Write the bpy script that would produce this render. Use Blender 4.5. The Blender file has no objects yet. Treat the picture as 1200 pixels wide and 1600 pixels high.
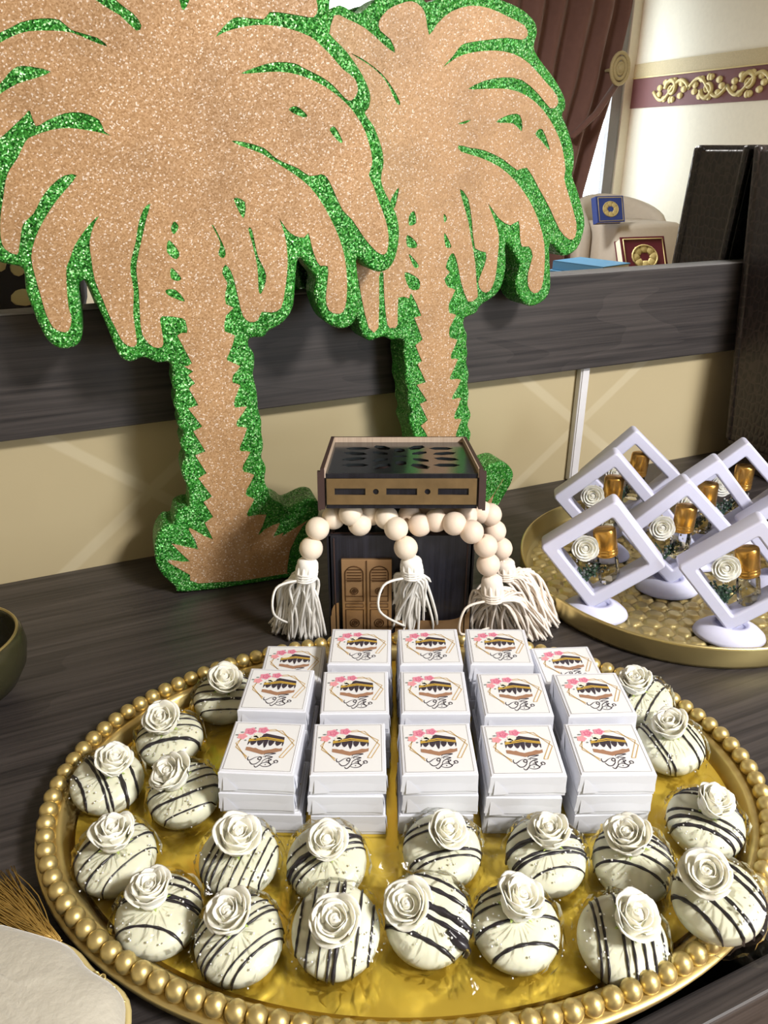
import bpy, bmesh, math, random
import numpy as np
from mathutils import Vector, Matrix, Euler
from mathutils.geometry import tessellate_polygon
PI = math.pi
R_ = math.radians
rnd = random.Random(7)
S = bpy.context.scene
COL = S.collection

# ------------------------------------------------------------------ camera
FPX = 1200.0                                  # focal length in pixels of the 1200x1600 frame
CAMH = 0.5                                    # camera height above the table top (table top is z = 0)
PITCH = math.atan(568 / FPX)                  # horizon of the photograph lies at row 232
CP, SP = math.cos(PITCH), math.sin(PITCH)
cam_d = bpy.data.cameras.new('camera'); cam = bpy.data.objects.new('camera', cam_d); COL.objects.link(cam)
cam.location = (0, 0, CAMH); cam.rotation_euler = (PI/2 - PITCH, 0, 0)
cam_d.sensor_width = 36; cam_d.lens = 36 * FPX / 1600; cam_d.clip_start = 0.01
S.camera = cam
# ------------------------------------------------------------------ view, world, lights
S.view_settings.view_transform = 'Standard'; S.view_settings.look = 'None'
S.view_settings.gamma = 1; S.view_settings.use_curve_mapping = False
S.view_settings.exposure = -0.42
S.cycles.use_denoising = True
S.cycles.max_bounces = 10; S.cycles.transparent_max_bounces = 24
S.cycles.caustics_reflective = False; S.cycles.caustics_refractive = False
S.cycles.sample_clamp_indirect = 6
wd = bpy.data.worlds.new('world'); S.world = wd; wd.use_nodes = True
wd.node_tree.nodes['Background'].inputs[0].default_value = (0.75, 0.86, 1.0, 1)
wd.node_tree.nodes['Background'].inputs[1].default_value = 2.0

# wall frame: local x runs along the mirror wall, local y into the wall, origin on the table/wall line
TH = R_(23.397)
U = Vector((math.cos(TH), math.sin(TH), 0)); NIN = Vector((-math.sin(TH), math.cos(TH), 0))
O = Vector((0, 1.05407, 0))
def L(x, y, z): return O + U*x + NIN*y + Vector((0, 0, z))
FLOOR = -0.75; CEIL = 1.95
XL, XR, YF = -2.4, 4.04, -4.5                 # room: left wall, right wall, wall opposite the mirror

def area_light(name, loc, target, sx, sy, power, color=(1, 1, 1)):
    d = bpy.data.lights.new(name, 'AREA'); d.shape = 'RECTANGLE'; d.size = sx; d.size_y = sy
    d.energy = power; d.color = color
    o = bpy.data.objects.new(name, d); COL.objects.link(o); o.location = loc
    o.rotation_euler = (Vector(target) - Vector(loc)).to_track_quat('-Z', 'Y').to_euler()
    return o
LAMP = (0.8, -2.2)                            # ceiling lamp in the middle of the room
area_light('ceiling_lamp_offscreen', L(LAMP[0], LAMP[1], CEIL - 0.07), L(LAMP[0], LAMP[1], 0), 0.5, 0.5, 170, (1.0, 0.97, 0.94))
WX0, WX1, WZ0, WZ1 = 0.95, 3.96, -0.05, 1.6   # opening of the window opposite the mirror
area_light('window_front_offscreen', L((WX0+WX1)/2, YF - 0.14, (WZ0+WZ1)/2), L((WX0+WX1)/2, 0, (WZ0+WZ1)/2), WX1-WX0-.1, WZ1-WZ0-.1, 190, (0.86, 0.93, 1.0))

# ------------------------------------------------------------------ pixel -> space helpers
def ray(x, y):
    a, b = (x - 600) / FPX, (y - 800) / FPX
    return Vector((a, CP - b*SP, -SP - b*CP))
CAM = Vector((0, 0, CAMH))
def PZ(x, y, z=0.0):                           # point on the horizontal plane z
    d = ray(x, y); return CAM + d * ((z - CAMH) / d.z)
def PPL(x, y, o, n):                           # point on the plane (o, n)
    d = ray(x, y); return CAM + d * ((Vector(o) - CAM).dot(n) / d.dot(n))
def PYW(x, y, Y): return PPL(x, y, (0, Y, 0), Vector((0, 1, 0)))
def VIRT(x, y, depth):                         # seen in the mirror: virtual depth behind the wall -> real room point (wall frame)
    d = ray(x, y); k = (depth - (CAM - O).dot(NIN)) / d.dot(NIN)
    q = CAM + d*k - O
    return Vector((q.dot(U), -depth, q.z))

# ------------------------------------------------------------------ materials
def lin(c):
    f = lambda v: v/12.92 if v <= 0.04045 else ((v + 0.055)/1.055)**2.4
    return tuple(f(v/255.0) for v in c) + (1,)
MATS = {}
def nmat(name):
    m = bpy.data.materials.new(name); m.use_nodes = True
    nt = m.node_tree; b = nt.nodes['Principled BSDF']; MATS[name] = m
    return m, nt, b
def N(nt, t, **kw):
    n = nt.nodes.new(t)
    for k, v in kw.items():
        if k in n.inputs: n.inputs[k].default_value = v
        else: setattr(n, k, v)
    return n
def plain(name, col, rough=0.5, metal=0.0, var=0.06, scale=40, bump=0.0, bscale=200, spec=0.5, sheen=0, sss=0, trans=0, coat=0):
    m, nt, b = nmat(name); l = nt.links
    c = lin(col)
    tc = N(nt, 'ShaderNodeTexCoord'); nz = N(nt, 'ShaderNodeTexNoise', Scale=scale, Detail=3.0)
    l.new(tc.outputs['Object'], nz.inputs['Vector'])
    mx = N(nt, 'ShaderNodeMix', data_type='RGBA')
    mx.inputs[6].default_value = tuple(max(0, v*(1 - var)) for v in c[:3]) + (1,)
    mx.inputs[7].default_value = tuple(min(1, v*(1 + var)) for v in c[:3]) + (1,)
    l.new(nz.outputs['Fac'], mx.inputs[0]); l.new(mx.outputs[2], b.inputs['Base Color'])
    b.inputs['Roughness'].default_value = rough; b.inputs['Metallic'].default_value = metal
    b.inputs['Specular IOR Level'].default_value = spec
    if sheen: b.inputs['Sheen Weight'].default_value = sheen
    if sss:
        b.inputs['Subsurface Weight'].default_value = sss; b.inputs['Subsurface Scale'].default_value = 0.004
        b.inputs['Subsurface Radius'].default_value = (1, .8, .5)
    if trans: b.inputs['Transmission Weight'].default_value = trans
    if coat: b.inputs['Coat Weight'].default_value = coat; b.inputs['Coat Roughness'].default_value = 0.1
    if bump:
        n2 = N(nt, 'ShaderNodeTexNoise', Scale=bscale, Detail=4.0); l.new(tc.outputs['Object'], n2.inputs['Vector'])
        bp = N(nt, 'ShaderNodeBump', Strength=bump, Distance=0.002); l.new(n2.outputs['Fac'], bp.inputs['Height'])
        l.new(bp.outputs[0], b.inputs['Normal'])
    return m
def wood(name, dark, light, rough=0.42, axis=0, sc=1.0):
    m, nt, b = nmat(name); l = nt.links
    tc = N(nt, 'ShaderNodeTexCoord'); mp = N(nt, 'ShaderNodeMapping')
    v = [75*sc]*3; v[axis] = 1.3*sc; mp.inputs['Scale'].default_value = v
    l.new(tc.outputs['Object'], mp.inputs[0])
    n1 = N(nt, 'ShaderNodeTexNoise', Scale=2.2, Detail=8.0, Roughness=0.7); l.new(mp.outputs[0], n1.inputs['Vector'])
    mp2 = N(nt, 'ShaderNodeMapping'); v2 = [9*sc]*3; v2[axis] = 1.1*sc; mp2.inputs['Scale'].default_value = v2
    l.new(tc.outputs['Object'], mp2.inputs[0])
    n2 = N(nt, 'ShaderNodeTexNoise', Scale=1.0, Detail=2.0, Distortion=0.8); l.new(mp2.outputs[0], n2.inputs['Vector'])
    w = N(nt, 'ShaderNodeMath', operation='MULTIPLY'); w.inputs[1].default_value = 9.0; l.new(n2.outputs['Fac'], w.inputs[0])
    fr = N(nt, 'ShaderNodeMath', operation='FRACT'); l.new(w.outputs[0], fr.inputs[0])
    ad = N(nt, 'ShaderNodeMath', operation='MULTIPLY_ADD'); ad.inputs[1].default_value = 0.09
    l.new(fr.outputs[0], ad.inputs[0]); l.new(n1.outputs['Fac'], ad.inputs[2])
    rp = N(nt, 'ShaderNodeValToRGB'); rp.color_ramp.elements[0].position = 0.36; rp.color_ramp.elements[1].position = 0.86
    rp.color_ramp.elements[0].color = lin(dark); rp.color_ramp.elements[1].color = lin(light)
    l.new(ad.outputs[0], rp.inputs[0]); l.new(rp.outputs[0], b.inputs['Base Color'])
    b.inputs['Roughness'].default_value = rough
    bp = N(nt, 'ShaderNodeBump', Strength=0.25, Distance=0.0006); l.new(n1.outputs['Fac'], bp.inputs['Height']); l.new(bp.outputs[0], b.inputs['Normal'])
    return m
def glitter(name, base, bright, dark, spark, sparkcol, scale=560, tilt=0.9, metal=0.35, rough=0.35):
    m, nt, b = nmat(name); l = nt.links
    tc = N(nt, 'ShaderNodeTexCoord')
    vo = N(nt, 'ShaderNodeTexVoronoi', Scale=scale); l.new(tc.outputs['Object'], vo.inputs['Vector'])
    sep = N(nt, 'ShaderNodeSeparateColor'); l.new(vo.outputs['Color'], sep.inputs[0])
    rp = N(nt, 'ShaderNodeValToRGB'); cr = rp.color_ramp
    cr.elements[0].position = 0.0; cr.elements[0].color = lin(dark)
    cr.elements[1].position = 1.0; cr.elements[1].color = lin(sparkcol)
    e = cr.elements.new(0.35); e.color = lin(base)
    e = cr.elements.new(1 - spark - 0.05); e.color = lin(bright)
    e = cr.elements.new(1 - spark); e.color = lin(sparkcol)
    l.new(sep.outputs[0], rp.inputs[0])
    nz = N(nt, 'ShaderNodeTexNoise', Scale=14.0, Detail=5.0); l.new(tc.outputs['Object'], nz.inputs['Vector'])
    mr = N(nt, 'ShaderNodeMapRange'); mr.inputs[1].default_value = 0.3; mr.inputs[2].default_value = 0.7; mr.inputs[3].default_value = 0.86; mr.inputs[4].default_value = 1.12
    l.new(nz.outputs['Fac'], mr.inputs[0])
    mu = N(nt, 'ShaderNodeVectorMath', operation='SCALE'); l.new(rp.outputs[0], mu.inputs[0]); l.new(mr.outputs[0], mu.inputs['Scale'])
    l.new(mu.outputs[0], b.inputs['Base Color'])
    ge = N(nt, 'ShaderNodeNewGeometry')
    sb = N(nt, 'ShaderNodeVectorMath', operation='SUBTRACT'); sb.inputs[1].default_value = (.5, .5, .5); l.new(vo.outputs['Color'], sb.inputs[0])
    sc_ = N(nt, 'ShaderNodeVectorMath', operation='SCALE'); sc_.inputs['Scale'].default_value = tilt; l.new(sb.outputs[0], sc_.inputs[0])
    ad = N(nt, 'ShaderNodeVectorMath', operation='ADD'); l.new(ge.outputs['Normal'], ad.inputs[0]); l.new(sc_.outputs[0], ad.inputs[1])
    no = N(nt, 'ShaderNodeVectorMath', operation='NORMALIZE'); l.new(ad.outputs[0], no.inputs[0]); l.new(no.outputs[0], b.inputs['Normal'])
    b.inputs['Metallic'].default_value = metal; b.inputs['Roughness'].default_value = rough
    return m
def film(name, tint=(1, 1, 1), gl=0.55, bump=0.5, bscale=60, rough=0.06, blend=0.2):
    m = bpy.data.materials.new(name); m.use_nodes = True; MATS[name] = m
    nt = m.node_tree; nt.nodes.remove(nt.nodes['Principled BSDF']); l = nt.links; out = nt.nodes['Material Output']
    tr = N(nt, 'ShaderNodeBsdfTransparent'); tr.inputs[0].default_value = tuple(tint) + (1,)
    g = N(nt, 'ShaderNodeBsdfGlossy'); g.inputs['Roughness'].default_value = rough; g.inputs[0].default_value = (1, 1, 1, 1)
    tc = N(nt, 'ShaderNodeTexCoord'); nz = N(nt, 'ShaderNodeTexNoise', Scale=bscale, Detail=3.0, Distortion=0.6); l.new(tc.outputs['Object'], nz.inputs['Vector'])
    bp = N(nt, 'ShaderNodeBump', Strength=bump, Distance=0.004); l.new(nz.outputs['Fac'], bp.inputs['Height'])
    lw = N(nt, 'ShaderNodeLayerWeight', Blend=blend); l.new(bp.outputs[0], lw.inputs['Normal']); l.new(bp.outputs[0], g.inputs['Normal'])
    mu = N(nt, 'ShaderNodeMath', operation='MULTIPLY'); mu.inputs[1].default_value = gl; l.new(lw.outputs['Fresnel'], mu.inputs[0])
    mx = N(nt, 'ShaderNodeMixShader'); l.new(mu.outputs[0], mx.inputs[0]); l.new(tr.outputs[0], mx.inputs[1]); l.new(g.outputs[0], mx.inputs[2])
    l.new(mx.outputs[0], out.inputs['Surface'])
    return m
def wallpaper(name):
    m, nt, b = nmat(name); l = nt.links
    tc = N(nt, 'ShaderNodeTexCoord'); sp = N(nt, 'ShaderNodeSeparateXYZ'); l.new(tc.outputs['Object'], sp.inputs[0])
    def band(sx, sz, off, per, wid):
        a = N(nt, 'ShaderNodeMath', operation='MULTIPLY'); a.inputs[1].default_value = sx; l.new(sp.outputs[0], a.inputs[0])
        c = N(nt, 'ShaderNodeMath', operation='MULTIPLY_ADD'); c.inputs[1].default_value = sz; l.new(sp.outputs[2], c.inputs[0]); l.new(a.outputs[0], c.inputs[2])
        d = N(nt, 'ShaderNodeMath', operation='ADD'); d.inputs[1].default_value = off; l.new(c.outputs[0], d.inputs[0])
        e = N(nt, 'ShaderNodeMath', operation='PINGPONG'); e.inputs[1].default_value = per/2; l.new(d.outputs[0], e.inputs[0])
        f = N(nt, 'ShaderNodeMapRange'); f.inputs[1].default_value = wid; f.inputs[2].default_value = wid*0.6; l.new(e.outputs[0], f.inputs[0])
        return f.outputs[0]
    b1 = band(0.62, 0.78, 0.133, 0.42, 0.009); b2 = band(-0.62, 0.78, -0.280, 0.42, 0.009)
    mxm = N(nt, 'ShaderNodeMath', operation='MAXIMUM'); l.new(b1, mxm.inputs[0]); l.new(b2, mxm.inputs[1])
    nz = N(nt, 'ShaderNodeTexNoise', Scale=3.0, Detail=4.0); l.new(tc.outputs['Object'], nz.inputs['Vector'])
    mx0 = N(nt, 'ShaderNodeMix', data_type='RGBA'); mx0.inputs[6].default_value = lin((186, 170, 132)); mx0.inputs[7].default_value = lin((200, 184, 146)); l.new(nz.outputs['Fac'], mx0.inputs[0])
    mx = N(nt, 'ShaderNodeMix', data_type='RGBA'); mx.inputs[7].default_value = lin((204, 190, 155)); l.new(mxm.outputs[0], mx.inputs[0]); l.new(mx0.outputs[2], mx.inputs[6])
    l.new(mx.outputs[2], b.inputs['Base Color']); b.inputs['Roughness'].default_value = 0.6
    return m
def croc(name):
    m, nt, b = nmat(name); l = nt.links
    tc = N(nt, 'ShaderNodeTexCoord'); mp = N(nt, 'ShaderNodeMapping'); mp.inputs['Scale'].default_value = (110, 110, 62); l.new(tc.outputs['Object'], mp.inputs[0])
    vo = N(nt, 'ShaderNodeTexVoronoi', Scale=1.0, feature='DISTANCE_TO_EDGE'); vo.inputs['Randomness'].default_value = 0.55; l.new(mp.outputs[0], vo.inputs['Vector'])
    rp = N(nt, 'ShaderNodeValToRGB'); rp.color_ramp.elements[0].color = lin((78, 66, 63)); rp.color_ramp.elements[1].color = lin((50, 41, 40)); rp.color_ramp.elements[1].position = 0.12
    l.new(vo.outputs['Distance'], rp.inputs[0]); l.new(rp.outputs[0], b.inputs['Base Color'])
    bp = N(nt, 'ShaderNodeBump', Strength=0.6, Distance=0.002); l.new(vo.outputs['Distance'], bp.inputs['Height']); l.new(bp.outputs[0], b.inputs['Normal'])
    b.inputs['Roughness'].default_value = 0.38
    return m

wood('table_wood', (36, 33, 33), (86, 79, 76), 0.42)
wood('rail_wood', (36, 33, 33), (86, 79, 76), 0.5)
wood('floor_wood', (110, 84, 62), (150, 120, 92), 0.4)
wallpaper('wallpaper')
plain('cream_wall', (232, 226, 204), 0.7); plain('ceiling_white', (238, 236, 230), 0.8)
plain('white_trunking', (232, 230, 232), 0.4)
glitter('green_glitter', (44, 134, 44), (78, 172, 62), (22, 88, 28), 0.09, (176, 236, 160), 720, 1.0, 0.25, 0.35)
glitter('brown_glitter', (190, 149, 105), (200, 161, 118), (178, 137, 94), 0.05, (232, 212, 192), 760, 0.28, 0.05, 0.5)
plain('tray_gold', (218, 196, 132), 0.4, 0.85, 0.1, 30)
plain('liner_gold', (246, 212, 84), 0.18, 0.66, 0.05, 30, 0.25, 18)
plain('antique_gold', (214, 196, 136), 0.34, 0.92, 0.08, 25)
plain('paper_white', (230, 232, 240), 0.5, 0, 0.015, 20)
plain('card_white', (240, 241, 242), 0.5, 0, 0.01, 20)
plain('print_line', (120, 112, 116), 0.6); plain('print_black', (58, 48, 58), 0.6); plain('print_gold', (226, 184, 70), 0.5)
plain('print_thin_gold', (206, 172, 112), 0.5); plain('print_brown', (168, 126, 98), 0.6); plain('print_pink', (232, 150, 170), 0.6)
plain('print_rose', (214, 110, 140), 0.6); plain('print_salmon', (240, 168, 168), 0.6); plain('print_leaf', (128, 134, 130), 0.6); plain('print_ivory', (240, 236, 220), 0.6)
plain('white_chocolate', (240, 240, 216), 0.3, 0, 0.03, 60, 0.08, 90, 0.5, 0, 0.25)
plain('dark_chocolate', (44, 40, 46), 0.3, 0, 0.1, 200)
plain('rose_foam', (250, 247, 231), 0.6, 0, 0.02, 60, 0, 0, 0.3, 0, 0.35)
plain('sepal_green', (176, 196, 110), 0.6)
plain('pearl_white', (250, 250, 246), 0.25)
film('cellophane', (0.995, 0.995, 0.985), 0.7, 0.28, 90, 0.07, 0.2)
film('membrane', (0.97, 0.97, 0.98), 0.35, 0.15, 30, 0.08)
film('clear_glass', (0.97, 0.98, 0.98), 1.0, 0.0, 30, 0.02, 0.34)
film('oil', (0.98, 0.93, 0.76), 0.5, 0.0, 30, 0.02)
plain('frame_white', (226, 227, 250), 0.42, 0, 0.015, 20, 0, 0, 0.5, 0, 0.1)
plain('cap_gold', (236, 182, 92), 0.26, 0.9, 0.06, 40)
plain('silk_flower', (238, 234, 210), 0.7); plain('sprig_green', (58, 88, 66), 0.6)
plain('bead_wood', (244, 229, 208), 0.55, 0, 0.06, 60, 0.05, 200); plain('bead_wood_pink', (242, 222, 202), 0.55, 0, 0.06, 60)
plain('cotton', (250, 247, 240), 0.85, 0, 0.04, 80); plain('cotton_pink', (246, 234, 220), 0.85, 0, 0.04, 80)
wood('kaaba_black', (16, 16, 22), (46, 46, 56), 0.3, 2, 1.5); plain('kaaba_top', (40, 44, 46), 0.16, 0, 0.1, 30)
plain('kaaba_edge', (66, 46, 42), 0.6, 0, 0.2, 120); wood('kaaba_rim', (196, 172, 150), (226, 206, 184), 0.6, 2, 3.0)
plain('bronze', (146, 122, 86), 0.36, 0.6, 0.35, 60, 0.1, 150); plain('bronze_door', (190, 152, 110), 0.36, 0.6, 0.15, 60); plain('bronze_line', (92, 66, 42), 0.5, 0.6)
croc('croc_leather'); plain('stitch', (150, 140, 138), 0.7)
plain('olive_glaze', (54, 52, 34), 0.25, 0, 0.3, 14); plain('velvet_white', (196, 190, 174), 0.95, 0, 0.08, 30, 0.4, 220, 0.2, 0.6)
plain('gold_thread', (190, 156, 84), 0.4, 0.5, 0.15, 90); plain('gold_piping', (206, 188, 130), 0.6)
plain('curtain_brown', (122, 88, 80), 0.75, 0, 0.12, 25, 0, 0, 0.3, 0.3); plain('frame_grey', (128, 126, 124), 0.5); plain('sky_pane', (120, 160, 210), 0.2)
plain('border_maroon', (112, 66, 62), 0.6); plain('border_gold', (206, 188, 128), 0.45, 0.2); plain('border_tan', (190, 174, 132), 0.6, 0, 0.2, 120)
plain('chair_cream', (206, 196, 182), 0.8); plain('book_blue', (44, 66, 140), 0.5); plain('book_teal', (70, 118, 150), 0.5); plain('book_red', (92, 24, 40), 0.5)
plain('book_page', (228, 220, 196), 0.7); plain('book_dark', (44, 30, 28), 0.5); plain('black_cloth', (16, 15, 17), 0.85); plain('leaf_print', (188, 184, 140), 0.8)
plain('lamp_white', (240, 238, 232), 0.5)
m, nt, b = nmat('mirror_silver'); b.inputs['Base Color'].default_value = (0.88, 0.89, 0.88, 1); b.inputs['Metallic'].default_value = 1; b.inputs['Roughness'].default_value = 0.0

# ------------------------------------------------------------------ mesh builder
def catmull(pts, n=4, closed=False):
    pts = [Vector(p) for p in pts]; out = []; m = len(pts)
    rng = range(m) if closed else range(m - 1)
    for i in rng:
        g = (lambda k: pts[k % m]) if closed else (lambda k: pts[min(max(k, 0), m - 1)])
        a, b_, c, d = g(i-1), g(i), g(i+1), g(i+2)
        for j in range(n):
            t = j/n
            out.append(0.5*((2*b_) + (c - a)*t + (2*a - 5*b_ + 4*c - d)*t*t + (3*b_ - a - 3*c + d)*t**3))
    if not closed: out.append(pts[-1])
    return out
class MB:
    def __init__(s): s.v = []; s.f = []; s.m = []
    def add(s, vs, fs, mi=0):
        o = len(s.v); s.v += [tuple(v) for v in vs]; s.f += [tuple(i + o for i in f) for f in fs]; s.m += [mi]*len(fs)
    def box(s, c, d, mi=0, rot=None, taper=1.0, bev=0.0):
        if bev > 0:
            bm = bmesh.new(); bmesh.ops.create_cube(bm, size=1)
            for v in bm.verts: v.co = Vector((v.co.x*d[0], v.co.y*d[1], v.co.z*d[2]))
            if taper != 1:
                for v in bm.verts:
                    if v.co.z > 0: v.co.x *= taper; v.co.y *= taper
            bmesh.ops.bevel(bm, geom=bm.edges[:], offset=bev, segments=2, profile=0.5, affect='EDGES')
            vs = [v.co.copy() for v in bm.verts]; fs = [[v.index for v in f.verts] for f in bm.faces]; bm.free()
        else:
            vs = [Vector((x*d[0]/2*(taper if z > 0 else 1), y*d[1]/2*(taper if z > 0 else 1), z*d[2]/2)) for x in (-1, 1) for y in (-1, 1) for z in (-1, 1)]
            fs = [(0, 1, 3, 2), (4, 6, 7, 5), (0, 4, 5, 1), (2, 3, 7, 6), (0, 2, 6, 4), (1, 5, 7, 3)]
        if rot is not None: vs = [rot @ v for v in vs]
        s.add([v + Vector(c) for v in vs], fs, mi)
    def lathe(s, prof, n=24, c=(0, 0, 0), mi=0, sx=1, sy=1, rot=None):
        c = Vector(c); vs = []; fs = []; k = len(prof)
        for i in range(n):
            a = 2*PI*i/n
            for r, z in prof:
                v = Vector((r*math.cos(a)*sx, r*math.sin(a)*sy, z)); vs.append((rot @ v if rot is not None else v) + c)
        for i in range(n):
            j = (i + 1) % n
            for q in range(k - 1):
                fs.append((i*k + q, j*k + q, j*k + q + 1, i*k + q + 1))
        if prof[0][0] > 1e-6: fs.append(tuple(i*k for i in reversed(range(n))))
        if prof[-1][0] > 1e-6: fs.append(tuple(i*k + k - 1 for i in range(n)))
        s.add(vs, fs, mi)
    def tube(s, pts, r, n=6, mi=0, closed=False, flat=None):
        pts = [Vector(p) for p in pts]; m = len(pts); rr = r if isinstance(r, (list, tuple)) else [r]*m
        vs = []; fs = []; up = None
        for i, p in enumerate(pts):
            a = pts[(i-1) % m] if closed or i > 0 else p; b_ = pts[(i+1) % m] if closed or i < m-1 else p
            t = (b_ - a); t = t.normalized() if t.length > 1e-9 else Vector((0, 0, 1))
            if up is None: up = Vector((0, 0, 1)) if abs(t.z) < 0.9 else Vector((1, 0, 0))
            x = t.cross(up); x = x.normalized() if x.length > 1e-6 else t.orthogonal().normalized()
            y = x.cross(t).normalized(); up = y
            for k in range(n):
                an = 2*PI*k/n; vs.append(p + x*math.cos(an)*rr[i] + y*math.sin(an)*rr[i]*(flat or 1))
        for i in range(m if closed else m-1):
            j = (i+1) % m
            for k in range(n): fs.append((i*n + k, i*n + (k+1) % n, j*n + (k+1) % n, j*n + k))
        if not closed: fs.append(tuple(reversed(range(n)))); fs.append(tuple((m-1)*n + k for k in range(n)))
        s.add(vs, fs, mi)
    def sphere(s, c, r, mi=0, u=12, v=8, sq=(1, 1, 1)):
        prof = [(max(0, r*math.sin(PI*i/v)), -r*math.cos(PI*i/v)) for i in range(v+1)]
        prof[0] = (0, -r); prof[-1] = (0, r)
        o = len(s.v); s.lathe(prof, u, (0, 0, 0), mi)
        for i in range(o, len(s.v)):
            q = s.v[i]; s.v[i] = (q[0]*sq[0] + c[0], q[1]*sq[1] + c[1], q[2]*sq[2] + c[2])
    def poly(s, loops, z, mi=0, tf=None):            # flat polygon (with holes)
        ls = [[Vector((p[0], p[1], 0)) for p in lp] for lp in loops]
        fs = tessellate_polygon(ls); vs = [v for lp in ls for v in lp]
        fix = []
        for f in fs:
            a, b_, c = (vs[i] for i in f)
            fix.append(tuple(f) if (b_ - a).cross(c - a).z > 0 else tuple(reversed(f)))
        tf = tf or (lambda p: (p[0], p[1], z))
        s.add([tf(v) for v in vs], fix, mi)
    def stroke(s, pts, w, z, mi=0, taper=True):      # flat ribbon
        pts = [Vector((p[0], p[1], 0)) for p in pts]; m = len(pts); vs = []
        for i, p in enumerate(pts):
            t = (pts[min(i+1, m-1)] - pts[max(i-1, 0)]); t = t.normalized() if t.length > 1e-9 else Vector((1, 0, 0))
            k = w/2*((0.35 + 0.65*math.sin(PI*min(1, max(0, i/(m-1))))) if taper else 1)
            nn = Vector((-t.y, t.x, 0))*k
            vs += [(p.x + nn.x, p.y + nn.y, z), (p.x - nn.x, p.y - nn.y, z)]
        s.add(vs, [(2*i, 2*i+1, 2*i+3, 2*i+2) for i in range(m-1)], mi)
    def mesh(s, name, mats, smooth=False):
        me = bpy.data.meshes.new(name); me.from_pydata(s.v, [], s.f)
        for q in (mats if isinstance(mats, (list, tuple)) else [mats]): me.materials.append(MATS[q])
        me.polygons.foreach_set('material_index', s.m)
        if smooth: me.polygons.foreach_set('use_smooth', [True]*len(s.f))
        me.update(); return me
    def build(s, name, mats, parent=None, smooth=False):
        return link(name, s.mesh(name, mats, smooth), parent)
def link(name, me, parent=None):
    o = bpy.data.objects.new(name, me); COL.objects.link(o)
    if parent is not None: o.parent = parent
    return o
def tag(o, label, cat=None, group=None, kind=None):
    o['label'] = label
    if cat: o['category'] = cat
    if group: o['group'] = group
    if kind: o['kind'] = kind
    return o
def thing(name, loc, label, cat, group=None, rz=0.0):
    o = bpy.data.objects.new(name, None); COL.objects.link(o); o.location = loc; o.rotation_euler = (0, 0, rz)
    o.empty_display_size = 0.02
    return tag(o, label, cat, group)
def wthing(name, x, y, z, label, cat, group=None, rz=0.0): return thing(name, L(x, y, z), label, cat, group, TH + rz)
def wset(o): o.location = O; o.rotation_euler = (0, 0, TH); return o
def struct(o): o['kind'] = 'structure'; return o
def inst(src, parent, loc=(0, 0, 0), rot=(0, 0, 0), scale=(1, 1, 1)):
    o = src.copy(); COL.objects.link(o); o.parent = parent; o.location = loc; o.rotation_euler = rot; o.scale = scale; return o
def minst(name, me, parent, loc=(0, 0, 0), rot=(0, 0, 0), scale=(1, 1, 1)):
    o = link(name, me, parent); o.location = loc; o.rotation_euler = rot; o.scale = scale; return o

# ================================================================== room shell (wall frame)
def wbox(name, x0, x1, y0, y1, z0, z1, mat):
    q = MB(); q.box(((x0+x1)/2, (y0+y1)/2, (z0+z1)/2), (x1-x0, y1-y0, z1-z0)); return struct(wset(q.build(name, mat)))
wbox('wall_back', XL-.1, XR+.1, 0, 0.1, FLOOR, CEIL, 'wallpaper')
wbox('wall_left', XL-.1, XL, YF, 0, FLOOR, CEIL, 'cream_wall')
wbox('wall_right', XR, XR+.1, YF, 0, FLOOR, CEIL, 'cream_wall')
wbox('floor', XL-.1, XR+.1, YF-.1, 0.1, FLOOR-.1, FLOOR, 'floor_wood')
wbox('ceiling', XL-.1, XR+.1, YF-.1, 0.1, CEIL, CEIL+.1, 'ceiling_white')
q = MB()
for (x0, x1, z0, z1) in ((XL-.1, WX0, FLOOR, CEIL), (WX1, XR+.1, FLOOR, CEIL), (WX0, WX1, FLOOR, WZ0), (WX0, WX1, WZ1, CEIL)):
    q.box(((x0+x1)/2, YF-.05, (z0+z1)/2), (x1-x0, 0.1, z1-z0))
struct(wset(q.build('wall_front', 'cream_wall')))
# window opposite the mirror
win = bpy.data.objects.new('window_1', None); COL.objects.link(win); wset(win); struct(win)
q = MB()
for x in (WX0+.04, (WX0+WX1)/2, WX1-.06):
    q.box((x, YF-.04, (WZ0+WZ1)/2), (0.09, 0.06, WZ1-WZ0))
for z in (WZ0+.03, WZ1-.03): q.box(((WX0+WX1)/2, YF-.04, z), (WX1-WX0, 0.06, 0.06))
q.build('window_frame', 'frame_grey', win)
for a, b_ in ((WX0+.085, (WX0+WX1)/2-.045), ((WX0+WX1)/2+.045, WX1-.105)):
    q = MB(); q.box(((a+b_)/2, YF-.045, (WZ0+WZ1)/2), (b_-a, 0.006, WZ1-WZ0-.12)); q.build('window_pane', 'membrane', win)
# ornamental wallpaper border on the right wall, as seen in the mirror
zb = lambda x, y: (lambda d: CAMH + d.z * ((XR - (CAM-O).dot(U)) / d.dot(U)))(ray(x, y))
z_lo, z_hi, z_top = zb(1090, 163), zb(1090, 112), zb(1090, 88)
bd = bpy.data.objects.new('trim_1', None); COL.objects.link(bd); wset(bd); struct(bd)
q = MB(); q.box((XR-.004, (YF-.25)/2, (z_lo+z_hi)/2), (0.008, abs(YF)-.25, z_hi-z_lo)); q.build('border_band', 'border_maroon', bd)
q = MB(); q.box((XR-.005, (YF-.25)/2, (z_top+z_hi)/2), (0.010, abs(YF)-.25, z_top-z_hi)); q.build('border_upper_band', 'border_tan', bd)
q = MB(); q.box((XR-.008, (YF-.25)/2, z_hi), (0.016, abs(YF)-.25, 0.008)); q.build('border_line', 'border_gold', bd)
hh = z_hi - z_lo; zm = (z_lo+z_hi)/2
q = MB()
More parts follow.
